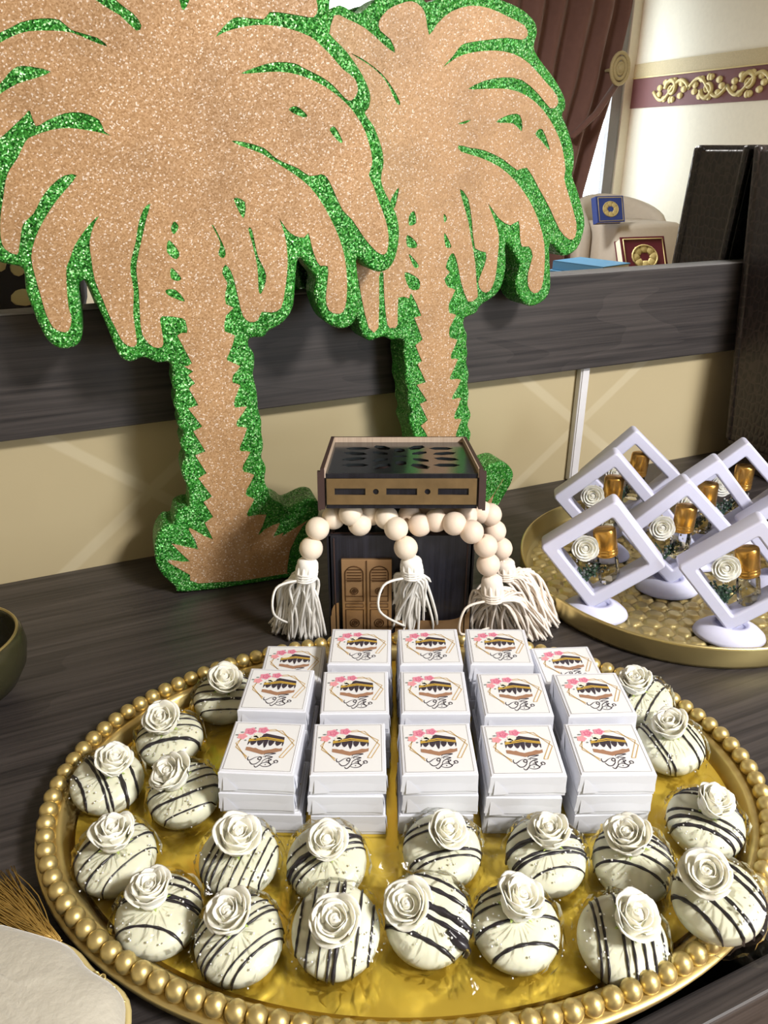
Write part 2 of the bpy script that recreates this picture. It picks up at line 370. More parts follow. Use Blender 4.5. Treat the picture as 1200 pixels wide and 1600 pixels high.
def spiral(c, r, turns, sgn, ph): return [(XR-.012, c[0] + sgn*r*(1-t*.85)*math.cos(ph + turns*2*PI*t), c[1] + r*(1-t*.85)*math.sin(ph + turns*2*PI*t)) for t in [i/22 for i in range(23)]]
q.tube(spiral((0.0, -hh*.06), hh*.3, 1.4, 1, PI), [hh*.10*(1 - i/34) for i in range(23)], 5)
q.tube([(XR-.012, hh*(-.9 + 1.8*t), hh*.3*math.sin(2*PI*t)) for t in [i/16 for i in range(17)]], hh*.07, 5)
for k in range(9):
    a = 2*PI*k/9; q.sphere((XR-.012, hh*.42*math.cos(a)*1.5, hh*.3*math.sin(a)), hh*.11, 0, 6, 5, (0.4, 1.5, 1))
q.sphere((XR-.012, 0, hh*.3), hh*.12, 0, 8, 6, (0.4, 1, 1))
scroll = q.mesh('border_scroll', 'border_gold', True)
for k in range(int((abs(YF)-.5-hh*.9)/(hh*1.75)) + 1):
    o = minst('border_scroll', scroll, bd, (0, -0.5 - k*hh*1.75, zm), (0, 0, 0), (1, 1, 1 if k % 2 else -1))

# ================================================================== table
TD = 0.725                                       # table depth
table = wthing('console_table', 0, -TD/2, FLOOR, 'long dark grey wood-grain console table against the beige wall', 'table')
q = MB(); q.box((0.05, 0, -FLOOR-.015), (1.9, TD, 0.03), bev=.002); q.build('tabletop', 'table_wood', table)
for x in (-.86, .96):
    q = MB(); q.box((x, 0.0, (-FLOOR-.03)/2), (0.04, TD-.04, -FLOOR-.03), bev=.002); q.build('side_panel', 'rail_wood', table)
q = MB(); q.box((0.05, TD/2-.03, (-FLOOR-.03)/2+.1), (1.78, 0.02, -FLOOR-.23)); q.build('back_panel', 'rail_wood', table)
# pulled-out drawer: its front shows past the tray at the near edge
def drawer(x0, x1, pull):
    d = bpy.data.objects.new('drawer', None); COL.objects.link(d); d.parent = table; d.location = (0, -pull, -FLOOR)
    xc, w = (x0+x1)/2, x1-x0
    yf = -TD/2
    q = MB(); q.box((xc, yf+.011, -.115), (w, 0.022, 0.16), bev=.002); q.build('drawer_front', 'table_wood', d)
    q = MB(); q.box((xc, yf+.25, -.185), (w-.04, 0.46, 0.012)); q.build('drawer_bottom', 'rail_wood', d)
    for s in (-1, 1):
        q = MB(); q.box((xc + s*(w/2-.02), yf+.25, -.125), (0.014, 0.46, 0.11)); q.build('drawer_side', 'rail_wood', d)
    q = MB(); q.tube([(xc-.07, yf, -.115), (xc-.07, yf-.025, -.115), (xc+.07, yf-.025, -.115), (xc+.07, yf, -.115)], .005, 8); q.build('handle', 'antique_gold', d, True)
drawer(-.82, .05, 0.035)
drawer(.06, .92, 0.002)

# ================================================================== mirror with its wide lower rail
RZ0, RZ1 = 0.1927, 0.3348
mir = wthing('wall_mirror', 0, -.0, RZ0, 'large wall mirror in a wide dark wood-grain frame above the table', 'mirror')
q = MB(); q.box((0.1, -.011, (RZ1-RZ0)/2), (2.1, 0.022, RZ1-RZ0), bev=.0015); o = q.build('lower_rail', 'rail_wood', mir)
for x in (-1.0, 1.2):
    q = MB(); q.box((x+.0, -.011, 0.75), (0.14, 0.022, 1.215), bev=.0015); q.build('side_rail', 'rail_wood', mir)
q = MB(); q.box((0.1, -.011, 1.42), (2.34, 0.022, 0.14), bev=.0015); q.build('upper_rail', 'rail_wood', mir)
q = MB(); q.box((0.1, -.0055, 0.75), (2.08, 0.007, 1.25)); q.build('glass', 'mirror_silver', mir)
q = MB(); q.box((0.1, -.0125, RZ1-RZ0+.0012), (2.06, 0.02, 0.0022)); q.build('edge_strip', 'frame_grey', mir)
# white cable trunking below the rail
q = MB(); q.box((0, -.006, 0.097), (0.017, 0.012, 0.192), bev=.002); q.box((0, -.0125, 0.097), (0.012, 0.002, 0.19))
o = q.build('cable_trunking', 'white_trunking'); o.location = L(0.338, 0, 0); o.rotation_euler = (0, 0, TH)
tag(o, 'thin white vertical cable trunking on the wall under the mirror rail', 'trunking')

# ================================================================== palm cut-outs
def curve_mesh(name, loops, extrude, bevel, mat, z=0.0, res=2):
    cu = bpy.data.curves.new(name, 'CURVE'); cu.dimensions = '2D'; cu.fill_mode = 'BOTH'
    cu.extrude = extrude; cu.bevel_depth = bevel; cu.bevel_resolution = res; cu.offset = -bevel
    for lp in loops:
        sp = cu.splines.new('POLY'); sp.points.add(len(lp)-1); sp.use_cyclic_u = True
        for i, p in enumerate(lp): sp.points[i].co = (p[0], p[1], z, 1)
    ob = bpy.data.objects.new(name + '_tmp', cu); COL.objects.link(ob)
    dg = bpy.context.evaluated_depsgraph_get(); me = bpy.data.meshes.new_from_object(ob.evaluated_get(dg))
    bpy.data.objects.remove(ob); bpy.data.curves.remove(cu); me.name = name
    me.materials.clear(); me.materials.append(MATS[mat]); return me
F_OUT = [(517,0),(514,30),(515,50),(544,81),(568,117),(580,147),(578,168),(572,177),(586,198),(598,231),(601,255),(597,281),(605,304),(619,331),(625,358),(622,391),(613,415),(598,425),(580,421),(559,403),(560,430),(563,466),(560,490),(550,508),(532,514),(511,505),(499,487),(491,460),(494,436),(484,421),(469,403),(464,418),(461,460),(457,484),(442,505),(421,517),(412,527),(391,529),(389,541),(397,553),(398,570),(396,586),(401,609),(403,625),(404,641),(409,658),(409,677),(412,697),(409,716),(416,732),(414,752),(419,765),(424,778),(440,788),(450,794),(472,784),(485,780),(497,784),(499,801),(488,840),(470,880),(456,908),(294,926),(274,918),(250,895),(242,872),(243,843),(255,823),(269,820),(274,801),(287,794),(295,791),(294,765),(284,742),(284,726),(289,713),(281,693),(286,677),(277,664),(279,651),(271,632),(274,615),(268,599),(269,583),(264,567),(245,567),(224,559),(203,566),(187,557),(176,533),(165,506),(149,471),(139,447),(131,438),(123,447),(125,471),(128,506),(127,530),(115,543),(93,545),(75,533),(61,509),(51,485),(40,453),(36,421),(16,414),(0,410),(-25,395),(-40,365),(-36,330),(-30,300),(-40,262),(-50,225),(-45,185),(-60,150),(-55,110),(-40,75),(-30,55),(-35,25),(-20,-20),(30,-60),(80,-85),(150,-90),(200,-70),(240,-95),(290,-95),(330,-65),(380,-75),(440,-70),(495,-45),(515,-15)]
F_BR = [(494,0),(496,15),(490,27),(472,25),(448,21),(421,19),(412,30),(379,27),(364,29),(349,42),(337,58),(349,51),(379,42),(415,39),(448,44),(484,57),(502,72),(520,90),(535,108),(554,123),(559,141),(553,154),(544,157),(533,147),(520,133),(502,120),(472,105),(460,99),(430,97),(400,105),(376,115),(400,114),(436,112),(466,117),(496,129),(520,144),(541,162),(556,180),(571,207),(580,240),(581,258),(576,273),(583,290),(592,316),(602,343),(607,370),(604,394),(595,397),(583,388),(568,370),(550,343),(535,328),(520,295),(511,278),(502,272),(484,275),(466,263),(442,253),(427,244),(412,231),(382,222),(361,220),(379,229),(409,240),(442,261),(462,274),(484,292),(502,316),(517,343),(529,370),(538,400),(542,436),(541,469),(536,487),(526,490),(514,485),(509,466),(512,436),(512,416),(500,415),(493,403),(487,385),(482,364),(475,371),(460,368),(448,358),(436,341),(442,358),(448,385),(449,418),(445,454),(439,481),(424,488),(409,487),(403,500),(391,503),(380,494),(373,469),(367,442),(361,424),(352,413),(347,427),(355,442),(352,457),(353,475),(365,481),(353,493),(351,518),(367,524),(357,554),(355,563),(375,572),(364,586),(364,598),(375,602),(367,622),(367,637),(386,635),(370,658),(372,667),(386,669),(375,697),(377,705),(391,706),(380,726),(381,737),(397,742),(385,765),(386,775),(397,780),(388,797),(388,807),(416,804),(403,836),(414,827),(437,817),(427,838),(443,832),(440,838),(466,822),(482,812),(472,823),(453,859),(448,895),(440,901),(310,911),(297,898),(264,879),(268,875),(297,877),(268,849),(310,858),(295,827),(303,828),(333,843),(320,817),(333,807),(318,784),(331,775),(310,747),(323,739),(305,711),(321,705),(302,674),(316,666),(294,638),(310,633),(295,607),(305,599),(294,586),(302,580),(287,572),(300,567),(277,524),(292,520),(291,506),(285,497),(253,494),(251,506),(255,530),(253,542),(240,542),(227,530),(220,511),(217,455),(213,421),(216,399),(223,367),(229,341),(235,318),(224,327),(216,351),(212,378),(205,405),(204,426),(209,455),(208,490),(213,525),(213,538),(205,542),(192,534),(184,519),(171,493),(160,466),(148,437),(143,405),(140,378),(147,351),(155,337),(144,346),(131,362),(117,383),(109,405),(104,418),(104,442),(107,479),(112,498),(107,517),(96,518),(83,511),(72,490),(64,463),(55,431),(49,402),(55,373),(69,343),(88,314),(104,295),(120,274),(101,274),(80,290),(64,311),(53,333),(37,349),(33,365),(29,394),(23,397),(8,389),(1,370),(1,338),(5,311),(9,282),(16,264),(27,248),(40,221),(51,213),(80,203),(107,200),(133,203),(160,208),(175,213),(163,205),(155,187),(128,176),(101,177),(72,189),(56,197),(47,173),(40,179),(21,197),(0,216),(-20,225),(-35,210),(-35,185),(-12,158),(0,147),(27,131),(53,123),(80,112),(48,104),(27,104),(13,115),(0,131),(-25,145),(-45,135),(-45,105),(-30,80),(0,67),(21,56),(45,49),(80,48),(112,51),(141,63),(168,73),(152,59),(112,47),(93,31),(64,29),(32,35),(0,51),(-25,45),(-20,15),(10,-20),(60,-50),(120,-62),(140,-25),(149,0),(187,24),(213,48),(221,40),(208,21),(184,3),(165,-25),(190,-45),(240,-70),(272,-60),(280,0),(287,16),(296,0),(300,-25),(330,-40),(390,-50),(450,-45),(490,-25)]
F_HO = [[(451,172),(463,166),(480,180),(472,183)],[(515,204),(523,198),(535,220),(530,222)],[(365,310),(383,316),(380,341)],[(388,358),(394,360),(403,400),(416,430),(409,457),(404,454),(402,418),(395,385)],[(331,352),(337,358),(352,391),(349,403),(341,397),(344,379)],[(272,346),(279,354),(272,366),(267,357)],[(264,375),(280,394),(275,405),(261,394)],[(268,418),(283,434),(277,439),(267,434)],[(259,453),(275,453),(289,471),(264,462)]]
B_OUT = [(533,7),(559,20),(579,7),(590,-4),(610,-12),(640,-14),(660,-4),(669,3),(683,-2),(705,-10),(735,-12),(765,-6),(793,2),(819,15),(837,33),(841,51),(836,73),(845,92),(867,121),(883,150),(885,169),(880,180),(889,202),(898,235),(898,260),(896,275),(905,301),(914,337),(914,359),(903,389),(881,400),(861,381),(861,418),(861,451),(852,469),(830,479),(812,466),(806,440),(812,414),(792,381),(792,414),(786,444),(775,462),(753,477),(744,490),(728,497),(726,510),(731,523),(730,539),(732,552),(730,566),(734,584),(732,600),(734,615),(732,633),(737,649),(732,665),(737,678),(733,696),(731,710),(738,728),(752,738),(765,728),(783,722),(794,726),(803,739),(800,755),(789,775),(776,798),(765,832),(612,849),(598,840),(580,822),(574,800),(582,780),(602,772),(612,758),(628,745),(640,730),(650,712),(647,683),(644,672),(639,658),(642,645),(638,631),(638,611),(633,593),(634,575),(631,552),(632,537),(627,530),(614,532),(603,527),(591,529),(578,533),(567,523),(561,507),(553,475),(545,450),(538,470),(525,478),(510,465),(503,430),(492,412),(478,400),(470,370),(476,330),(474,290),(480,250),(484,200),(490,160),(490,120),(497,80),(505,50),(512,20)]
B_BR = [(522,24),(540,29),(570,44),(595,66),(617,83),(610,62),(594,48),(592,33),(606,15),(625,6),(643,2),(658,11),(665,26),(670,55),(683,37),(705,18),(735,9),(764,13),(793,26),(819,40),(824,55),(815,62),(793,59),(764,62),(735,66),(720,71),(707,88),(691,106),(713,90),(738,82),(771,79),(801,84),(826,99),(852,128),(870,150),(870,165),(859,169),(841,147),(815,125),(786,121),(757,126),(731,139),(757,139),(793,139),(823,150),(848,172),(867,202),(878,231),(883,264),(881,279),(889,308),(900,348),(898,370),(889,374),(874,359),(859,326),(841,293),(823,262),(808,266),(786,249),(757,235),(735,231),(716,227),(720,237),(749,246),(779,260),(804,282),(826,312),(841,345),(850,381),(850,422),(845,451),(834,458),(825,447),(825,425),(832,400),(826,385),(815,385),(812,367),(810,345),(797,352),(779,341),(762,317),(771,341),(779,367),(777,403),(773,436),(764,455),(753,455),(747,440),(757,414),(759,394),(742,388),(737,345),(731,310),(718,295),(724,320),(731,345),(737,380),(742,410),(744,440),(746,458),(744,466),(731,471),(720,440),(715,414),(709,396),(702,400),(696,418),(702,425),(694,436),(700,449),(711,453),(701,474),(702,489),(712,492),(702,512),(703,528),(714,531),(705,552),(705,561),(715,561),(704,586),(704,593),(720,593),(707,618),(708,624),(720,622),(710,647),(711,655),(721,655),(712,678),(715,715),(728,745),(745,780),(762,784),(787,748),(771,773),(766,795),(755,826),(650,838),(615,836),(600,815),(640,808),(652,770),(660,720),(668,682),(657,665),(668,656),(656,631),(667,626),(651,601),(665,597),(652,569),(659,564),(649,539),(660,530),(647,496),(658,493),(642,458),(639,466),(622,465),(621,507),(613,512),(605,507),(600,462),(599,429),(597,425),(592,433),(591,512),(576,512),(564,462),(556,425),(535,440),(520,430),(508,400),(495,380),(492,350),(495,300),(498,250),(503,200),(508,150),(510,100),(513,60)]
B_HO = [[(548,84),(566,92),(595,114),(614,139),(625,161),(619,161),(603,128),(581,105)],[(715,193),(735,187),(727,193)],[(775,191),(793,180),(812,180),(815,205),(801,193)],[(836,209),(847,202),(859,235),(845,220)],[(610,312),(623,293),(617,323),(612,323)],[(639,337),(647,330),(650,348),(639,352)],[(636,367),(650,378),(650,387),(636,385)],[(638,396),(654,414),(647,418)],[(632,425),(654,436),(654,452),(639,450)],[(693,334),(698,341),(694,348)],[(694,363),(705,385),(696,385)]]
def palm(name, label, base_px, yaw, lean, thick, outl, brown, holes):
    base = PZ(*base_px)
    q = Matrix.Rotation(yaw, 4, 'Z') @ Matrix.Rotation(-lean, 4, 'X')     # local x along, y into depth, z up
    nrm = (q @ Vector((0, 1, 0, 0))).to_3d(); inv = (Matrix.Translation(base) @ q).inverted()
    def loc2(p): v = inv @ PPL(p[0], p[1], base, nrm); return (v.x, v.z)
    root = thing(name, base, label, 'palm decoration'); root.rotation_euler = q.to_euler()
    def flat(lp, n): return [(p.x, p.y) for p in catmull([Vector(loc2(a) + (0,)) for a in lp], n, True)]
    o2 = flat(outl, 3); b2 = flat(brown, 2); h2 = [flat(h, 3) for h in holes]
    zmin = min(p[1] for p in o2); o2 = [(x, max(z, 0.0)) for x, z in o2]
    b2 = [(x, max(z, 0.008)) for x, z in b2]
    rot = Matrix(((1, 0, 0, 0), (0, 0, -1, 0), (0, 1, 0, 0), (0, 0, 0, 1)))        # curve xy -> local xz, curve +z -> -y (front)
    bev = 0.004
    me = curve_mesh('foam_body', [o2], thick/2 - bev, bev, 'green_glitter'); me.transform(Matrix.Translation((0, thick/2, 0)) @ rot)
    for p in me.polygons: p.use_smooth = False
    o = link('foam_body', me, root); o['label'] = 'bright green glitter foam body and rim'
    me = curve_mesh('painted_face', [b2] + h2, 0.0006, 0, 'brown_glitter'); me.transform(Matrix.Translation((0, -0.0002, 0)) @ rot)
    o = link('painted_face', me, root); o['label'] = 'tan brown glitter fronds and trunk'
    return root
palm('palm_cutout', 'large green-edged tan glitter palm tree cutout standing in front of the other palm', (375, 916), R_(18), R_(0.8), .046, F_OUT, F_BR, F_HO)
palm('palm_cutout', 'green-edged tan glitter palm tree cutout standing behind the black kaaba model', (690, 826), TH, R_(0.5), .046, B_OUT, B_BR, B_HO)

# ================================================================== gold oval tray with beaded rim
TC = Vector((0.0206, 0.4850, 0)); TROT = R_(2.58); TA, TB = 0.2905, 0.2045; ZB = 0.0245
tray = thing('oval_tray', TC, 'large shiny gold oval serving tray with a beaded rim', 'tray', None, TROT)
NSEG = 128
def ell(a, b_, t, e=2.0): c, s = math.cos(t), math.sin(t); return (a*math.copysign(abs(c)**(2/e), c), b_*math.copysign(abs(s)**(2/e), s))
def ring_strip(q, prof, mi=0):                    # prof: (offset from bead line, z)
    vs = []; fs = []; k = len(prof)
    for i in range(NSEG):
        t = 2*PI*i/NSEG
        for d, z in prof: vs.append(ell(TA+d, TB+d, t) + (z,))
    for i in range(NSEG):
        j = (i+1) % NSEG
        for w in range(k-1): fs.append((i*k+w, j*k+w, j*k+w+1, i*k+w+1))
    q.add(vs, fs, mi)
q = MB(); ring_strip(q, [(-.022, .0), (.003, .0), (.0078, .0135), (.0090, .0158), (.0082, .0172), (.005, .0172), (-.006, .0185), (-.0085, .0195), (-.012, .0155), (-.0145, .0095), (-.0160, .0070), (-.0164, .0014), (-.030, .0012), (-.030, .0002), (-.022, .0)])
q.build('rim', 'tray_gold', tray, True)
q = MB(); pts = [ell(TA-.0192, TB-.0192, 2*PI*i/NSEG) for i in range(NSEG)]
vs = [(x, y, .0075) for x, y in pts] + [(x, y, .0015) for x, y in pts]
q.add(vs, [tuple(range(NSEG)), tuple(reversed(range(NSEG, 2*NSEG)))] + [(i, i+NSEG, (i+1) % NSEG+NSEG, (i+1) % NSEG) for i in range(NSEG)])
q.build('mirror_liner', 'liner_gold', tray)
# bead positions evenly along the rim
fine = [Vector(ell(TA, TB, 2*PI*i/2000) + (0,)) for i in range(2001)]
cum = [0]
for i in range(2000): cum.append(cum[-1] + (fine[i+1]-fine[i]).length)
NB = round(cum[-1]/0.0139); bm_ = MB(); bm_.sphere((0, 0, 0), .0072, 0, 14, 10); bead_me = bm_.mesh('bead', 'tray_gold', True)
k = 0
for i in range(NB):
    d = cum[-1]*i/NB
    while cum[k+1] < d: k += 1
    p = fine[k].lerp(fine[k+1], (d-cum[k])/(cum[k+1]-cum[k])); minst('bead', bead_me, tray, (p.x, p.y, ZB-.001))

# ================================================================== gift boxes
BW, BH = 0.0605, 0.0198
FLOORZ = 0.0075
q = MB(); q.box((0, 0, BH*.5-.0005), (BW-.002, BW-.002, BH-.001)); box_base = q.mesh('box_base', 'paper_white')
q = MB()                                           # lid: top panel and four slightly flared flaps
h0, h1 = .0035, BH; a, c = BW/2, BW/2-.0016
n_ = 6
ringb = []; ringt = []
for s_ in range(4):
    for i in range(n_):
        t = -1 + 2*i/n_; bul = .0012*(1-t*t)
        rot = Matrix.Rotation(s_*PI/2, 3, 'Z')
        ringb.append(tuple(rot @ Vector((a*t, -(a-.0008) - bul*.4, h0)))); ringt.append(tuple(rot @ Vector((c*t, -c, h1-.0008))))
m_ = len(ringb); top = [tuple(Vector((x*.985, y*.985, h1))) for x, y, z in ringt]
q.add(ringb + ringt + top, [(i, (i+1) % m_, (i+1) % m_+m_, i+m_) for i in range(m_)] + [(i+m_, (i+1) % m_+m_, (i+1) % m_+2*m_, i+2*m_) for i in range(m_)] + [tuple(range(2*m_, 3*m_))])
for f in range(4):                                  # folded corner seam of each flap
    rot = Matrix.Rotation(f*PI/2, 3, 'Z')
    q.add([rot @ Vector(v) for v in ((a+.0004, -a+.004, h0-.0012), (a+.0004, -a+.016, h0-.0002), (c+.0003, -c+.003, h1-.002))], [(0, 1, 2)])
box_lid = q.mesh('lid', 'paper_white')
LS = 0.0535                                        # printed label side
q = MB(); q.box((0, 0, 0), (LS, LS, 0.0003)); label_me = q.mesh('label_card', 'card_white')
def lab(x, y):                                     # traced position on the printed label -> label metres
    t = (y-135)/610.0; xl, xr = 165+10*t, 955+70*t; tt = t*(0.93 + 0.07*t)
    return ((x-xl)/(xr-xl) - .5)*LS, (.5 - t)*LS
PM = ['print_line', 'print_black', 'print_gold', 'print_thin_gold', 'print_brown', 'print_pink', 'print_rose', 'print_salmon', 'print_leaf', 'print_ivory', 'card_white']
q = MB(); e = .0003
def pp(pts, mi, lv): q.poly([[lab(*p) for p in pts]], lv*.00002 + e, mi)
def ps(pts, w, mi, lv, n=5, tp=True): q.stroke(catmull([lab(*p) + (0,) for p in pts], n), w, lv*.00002 + e, mi, tp)
def blob(c, rx, ry, mi, lv, k=9, wob=.16, ph=0.0):
    pp([(c[0] + rx*(1 + wob*math.cos(5*t+ph))*math.cos(t), c[1] + ry*(1 + wob*math.cos(5*t+ph))*math.sin(t)) for t in [2*PI*i/(k*2) for i in range(k*2)]], mi, lv)
hl = LS/2 - .0006
q.stroke([(-hl, -hl), (hl, -hl), (hl, hl), (-hl, hl), (-hl, -hl)], .00035, e, 0, False)
for lns in ([(580, 224), (660, 212), (935, 350), (822, 570)], [(585, 236), (752, 228), (955, 410), (868, 574), (822, 572)], [(300, 342), (235, 412), (430, 606)], [(280, 346), (250, 462), (432, 582)]):
    q.stroke([lab(*p) for p in lns], .0008, .00004 + e, 3, False)
pp([(380, 342), (450, 330), (522, 318), (535, 285), (565, 270), (806, 312), (820, 392), (600, 352), (380, 396)], 1, 3)
for x0, x1, yt, yb, xm in ((380, 402, 378, 432, 386), (405, 482, 372, 432, 440), (486, 566, 360, 436, 526), (566, 622, 352, 462, 600), (626, 702, 362, 434, 664), (714, 792, 372, 428, 752), (800, 820, 382, 432, 812)):
    pp([(x0, yt), (x1, yt), (x1-.04*(x1-x0), yt+.45*(yb-yt)), (xm+.22*(x1-x0), yb-.16*(yb-yt)), (xm, yb), (xm-.22*(x1-x0), yb-.16*(yb-yt)), (x0+.04*(x1-x0), yt+.45*(yb-yt))], 1, 4)
pp([(380, 356), (590, 318), (815, 350), (815, 363), (590, 331), (380, 369)], 2, 6)
pp([(380, 373), (600, 340), (815, 368), (815, 377), (600, 350), (380, 385)], 2, 6)
pp([(380, 455), (430, 458), (470, 468), (500, 464), (540, 482), (600, 494), (650, 482), (690, 476), (740, 458), (790, 462), (825, 450), (825, 490), (760, 510), (690, 524), (600, 545), (520, 526), (430, 506), (380, 496)], 4, 3)
for cx_, cy_, rx, ry, ph in ((268, 268, 22, 9, 1), (216, 306, 24, 9, 0), (340, 372, 15, 9, 0), (410, 205, 14, 8, 2), (240, 340, 16, 8, 1), (440, 290, 22, 10, 2)): blob((cx_, cy_), rx, ry, 8, 5, 6, .1, ph)
for c_, rx, ry in (((472, 302), 52, 34), ((440, 330), 46, 24)): blob(c_, rx, ry, 9, 6)
for c_, rx, ry, m1, m2 in (((365, 250), 74, 46, 5, 6), ((518, 230), 66, 40, 5, 6), ((285, 322), 58, 38, 7, 5)):
    blob(c_, rx, ry, m1, 7); blob((c_[0]+8, c_[1]+2), rx*.62, ry*.62, m2, 8, 9, .2, 1); blob((c_[0]+6, c_[1]), rx*.36, ry*.36, m1, 9, 9, .2, 2); blob((c_[0]+10, c_[1]), rx*.16, ry*.16, m2, 10, 6)
for st in ([(452, 575), (444, 596), (458, 620), (486, 616), (530, 588), (572, 572)], [(572, 572), (604, 576), (612, 600), (590, 612), (570, 598), (582, 580), (606, 584)], [(610, 600), (600, 632), (562, 664), (520, 668), (490, 646), (478, 628)],
           [(640, 640), (618, 672), (588, 700), (566, 698), (552, 682)], [(614, 676), (650, 648), (700, 640), (742, 656), (752, 672), (712, 690), (660, 690), (622, 676)], [(622, 578), (660, 562), (742, 572), (690, 588), (648, 614), (634, 640)],
           [(690, 590), (740, 604), (700, 622), (672, 628)], [(632, 552), (640, 536), (700, 526), (764, 524), (706, 542), (650, 556)], [(752, 672), (772, 650), (790, 640), (778, 622), (800, 610), (824, 622), (818, 640), (792, 640)], [(706, 600), (720, 640), (744, 660)]):
    ps(st, .0009, 1, 6)
blob((686, 668), 7, 7, 1, 7, 5, 0); blob((655, 575), 7, 6, 1, 7, 5, 0)
print_me = q.mesh('print', PM)
def gift_box(x, y, z, rz, label, group):
    t = thing('gift_box', (x, y, z), label, 'gift box', group, rz)
    minst('box_base', box_base, t); l_ = minst('lid', box_lid, t)
    cd = minst('label_card', label_me, t, (0, 0, BH+.0001)); minst('print', print_me, cd)
    return t
ROWS = [('front', [(411, 1166, 3), (545, 1168, 3), (683, 1168, 3), (816, 1170, 3), (951, 1168, 3)]),
        ('middle', [(433, 1076, 3), (555, 1080, 3), (678, 1080, 3), (803, 1083, 3), (927, 1083, 3)]),
        ('rear', [(458, 1036, 2), (563, 1009, 3), (671, 1009, 3), (779, 1009, 3), (886, 1038, 2)])]
LAYN = {0: 'bottom', 1: 'middle', 2: 'top'}
COLN = ['end column by the hooked-stripe cookie', 'column in line with the kaaba door', 'centre column', 'column in line with the pinkish tassel', 'end column towards the round tray']
for rn, cols in ROWS:
    for ci, (px, py, nl) in enumerate(cols):
        p = PZ(px, py, FLOORZ + nl*(BH+.0006))
        for k in range(nl):
            edge = ci in (0, 4)
            jx = 0 if k == nl-1 else (rnd.uniform(-.002, .002) + (.004 if (k == 0 and ci == 0) else 0)); jy = 0 if k == nl-1 else rnd.uniform(-.0015, .001)
            lay = ('lower', 'upper')[k] if nl == 2 else LAYN[k]
            lb = 'white gift box, %s of its stack, %s row, %s' % (lay, rn, COLN[ci])
            gp = 'printed gift boxes stacked on the gold tray'
            gift_box(p.x + jx, p.y + jy, FLOORZ + .0002 + k*(BH+.0006), R_(rnd.uniform(-1.5, 1.5)) + (R_(-2) if ci == 0 else R_(2) if ci == 4 else 0), lb, gp)

# ================================================================== roses (shared petals)
def petal_mesh(name, r0, w, h, curl, mat='rose_foam', ruffle=.06):
    q = MB(); nu, nv = 9, 6; vs = []
    for i in range(nu):
        u = -1 + 2*i/(nu-1)
        for j in range(nv):
            v = j/(nv-1)
            edge = 1 - .22*abs(u)**2.2*v
            rr = r0*(.55 + .45*v**.7) + curl*max(0, v-.55)**1.5*6*(.7+.3*math.cos(u*2.5))
            a_ = u*w*(.75 + .25*v); z = h*v*edge + ruffle*h*math.sin(u*5)*v**3
            vs.append((rr*math.cos(a_), rr*math.sin(a_), z))
    th = [(x*.93, y*.93, z-.0002) for x, y, z in vs]
    q.add(vs, [(i*nv+j, (i+1)*nv+j, (i+1)*nv+j+1, i*nv+j+1) for i in range(nu-1) for j in range(nv-1)])
    q.add(th, [(i*nv+j, i*nv+j+1, (i+1)*nv+j+1, (i+1)*nv+j) for i in range(nu-1) for j in range(nv-1)])
    k = nu*nv
    rim = [(i*nv+nv-1) for i in range(nu)]
    for i in range(nu-1): q.f.append((rim[i], rim[i+1], rim[i+1]+k, rim[i]+k)); q.m.append(0)
    return q.mesh(name, mat, True)
PET = [petal_mesh('petal', .0044, 1.3, .0190, .0003), petal_mesh('petal', .0074, 1.15, .0186, .0006), petal_mesh('petal', .0102, 1.0, .0176, .0009), petal_mesh('petal', .0122, .9, .0150, .0014)]
q = MB(); q.lathe([(0, 0), (.0085, .001), (.0105, .005), (.008, .009), (.0035, .0125), (.002, .0155), (.0008, .0165)], 12)
pts = [(.0028*(1-t*.4)*math.cos(9*t), .0028*(1-t*.4)*math.sin(9*t), .0125+.004*t) for t in [i/20 for i in range(21)]]
q.tube(pts, .0011, 5); ROSE_CORE = q.mesh('rose', 'rose_foam', True)
q = MB()
for k in range(5):
    a_ = 2*PI*k/5; q.add([(0, 0, 0), (.006*math.cos(a_-.35), .006*math.sin(a_-.35), .0006), (.012*math.cos(a_), .012*math.sin(a_), .0024), (.006*math.cos(a_+.35), .006*math.sin(a_+.35), .0006)], [(0, 1, 2, 3)])
SEPAL = q.mesh('sepal', 'sepal_green')
def add_rose(parent, loc, sc=1.0, tilt=(0, 0), seed=0, petals=(3, 4, 5, 5), name='rose', coremat=None):
    rr = random.Random(seed)
    r = minst(name, ROSE_CORE, parent, loc, (tilt[0], tilt[1], rr.uniform(0, 6.28)), (sc, sc, sc))
    for ring, n in enumerate(petals):
        ph = rr.uniform(0, 6.28)
        for k in range(n):
            o = minst('petal', PET[ring], r, (0, 0, 0), (rr.uniform(-.07, .07), rr.uniform(-.07, .07), ph + 2*PI*k/n + rr.uniform(-.12, .12))); s_ = rr.uniform(.93, 1.07); o.scale = (s_, s_, rr.uniform(.92, 1.06))
    minst('sepal', SEPAL, r, (0, 0, .0004))
    return r

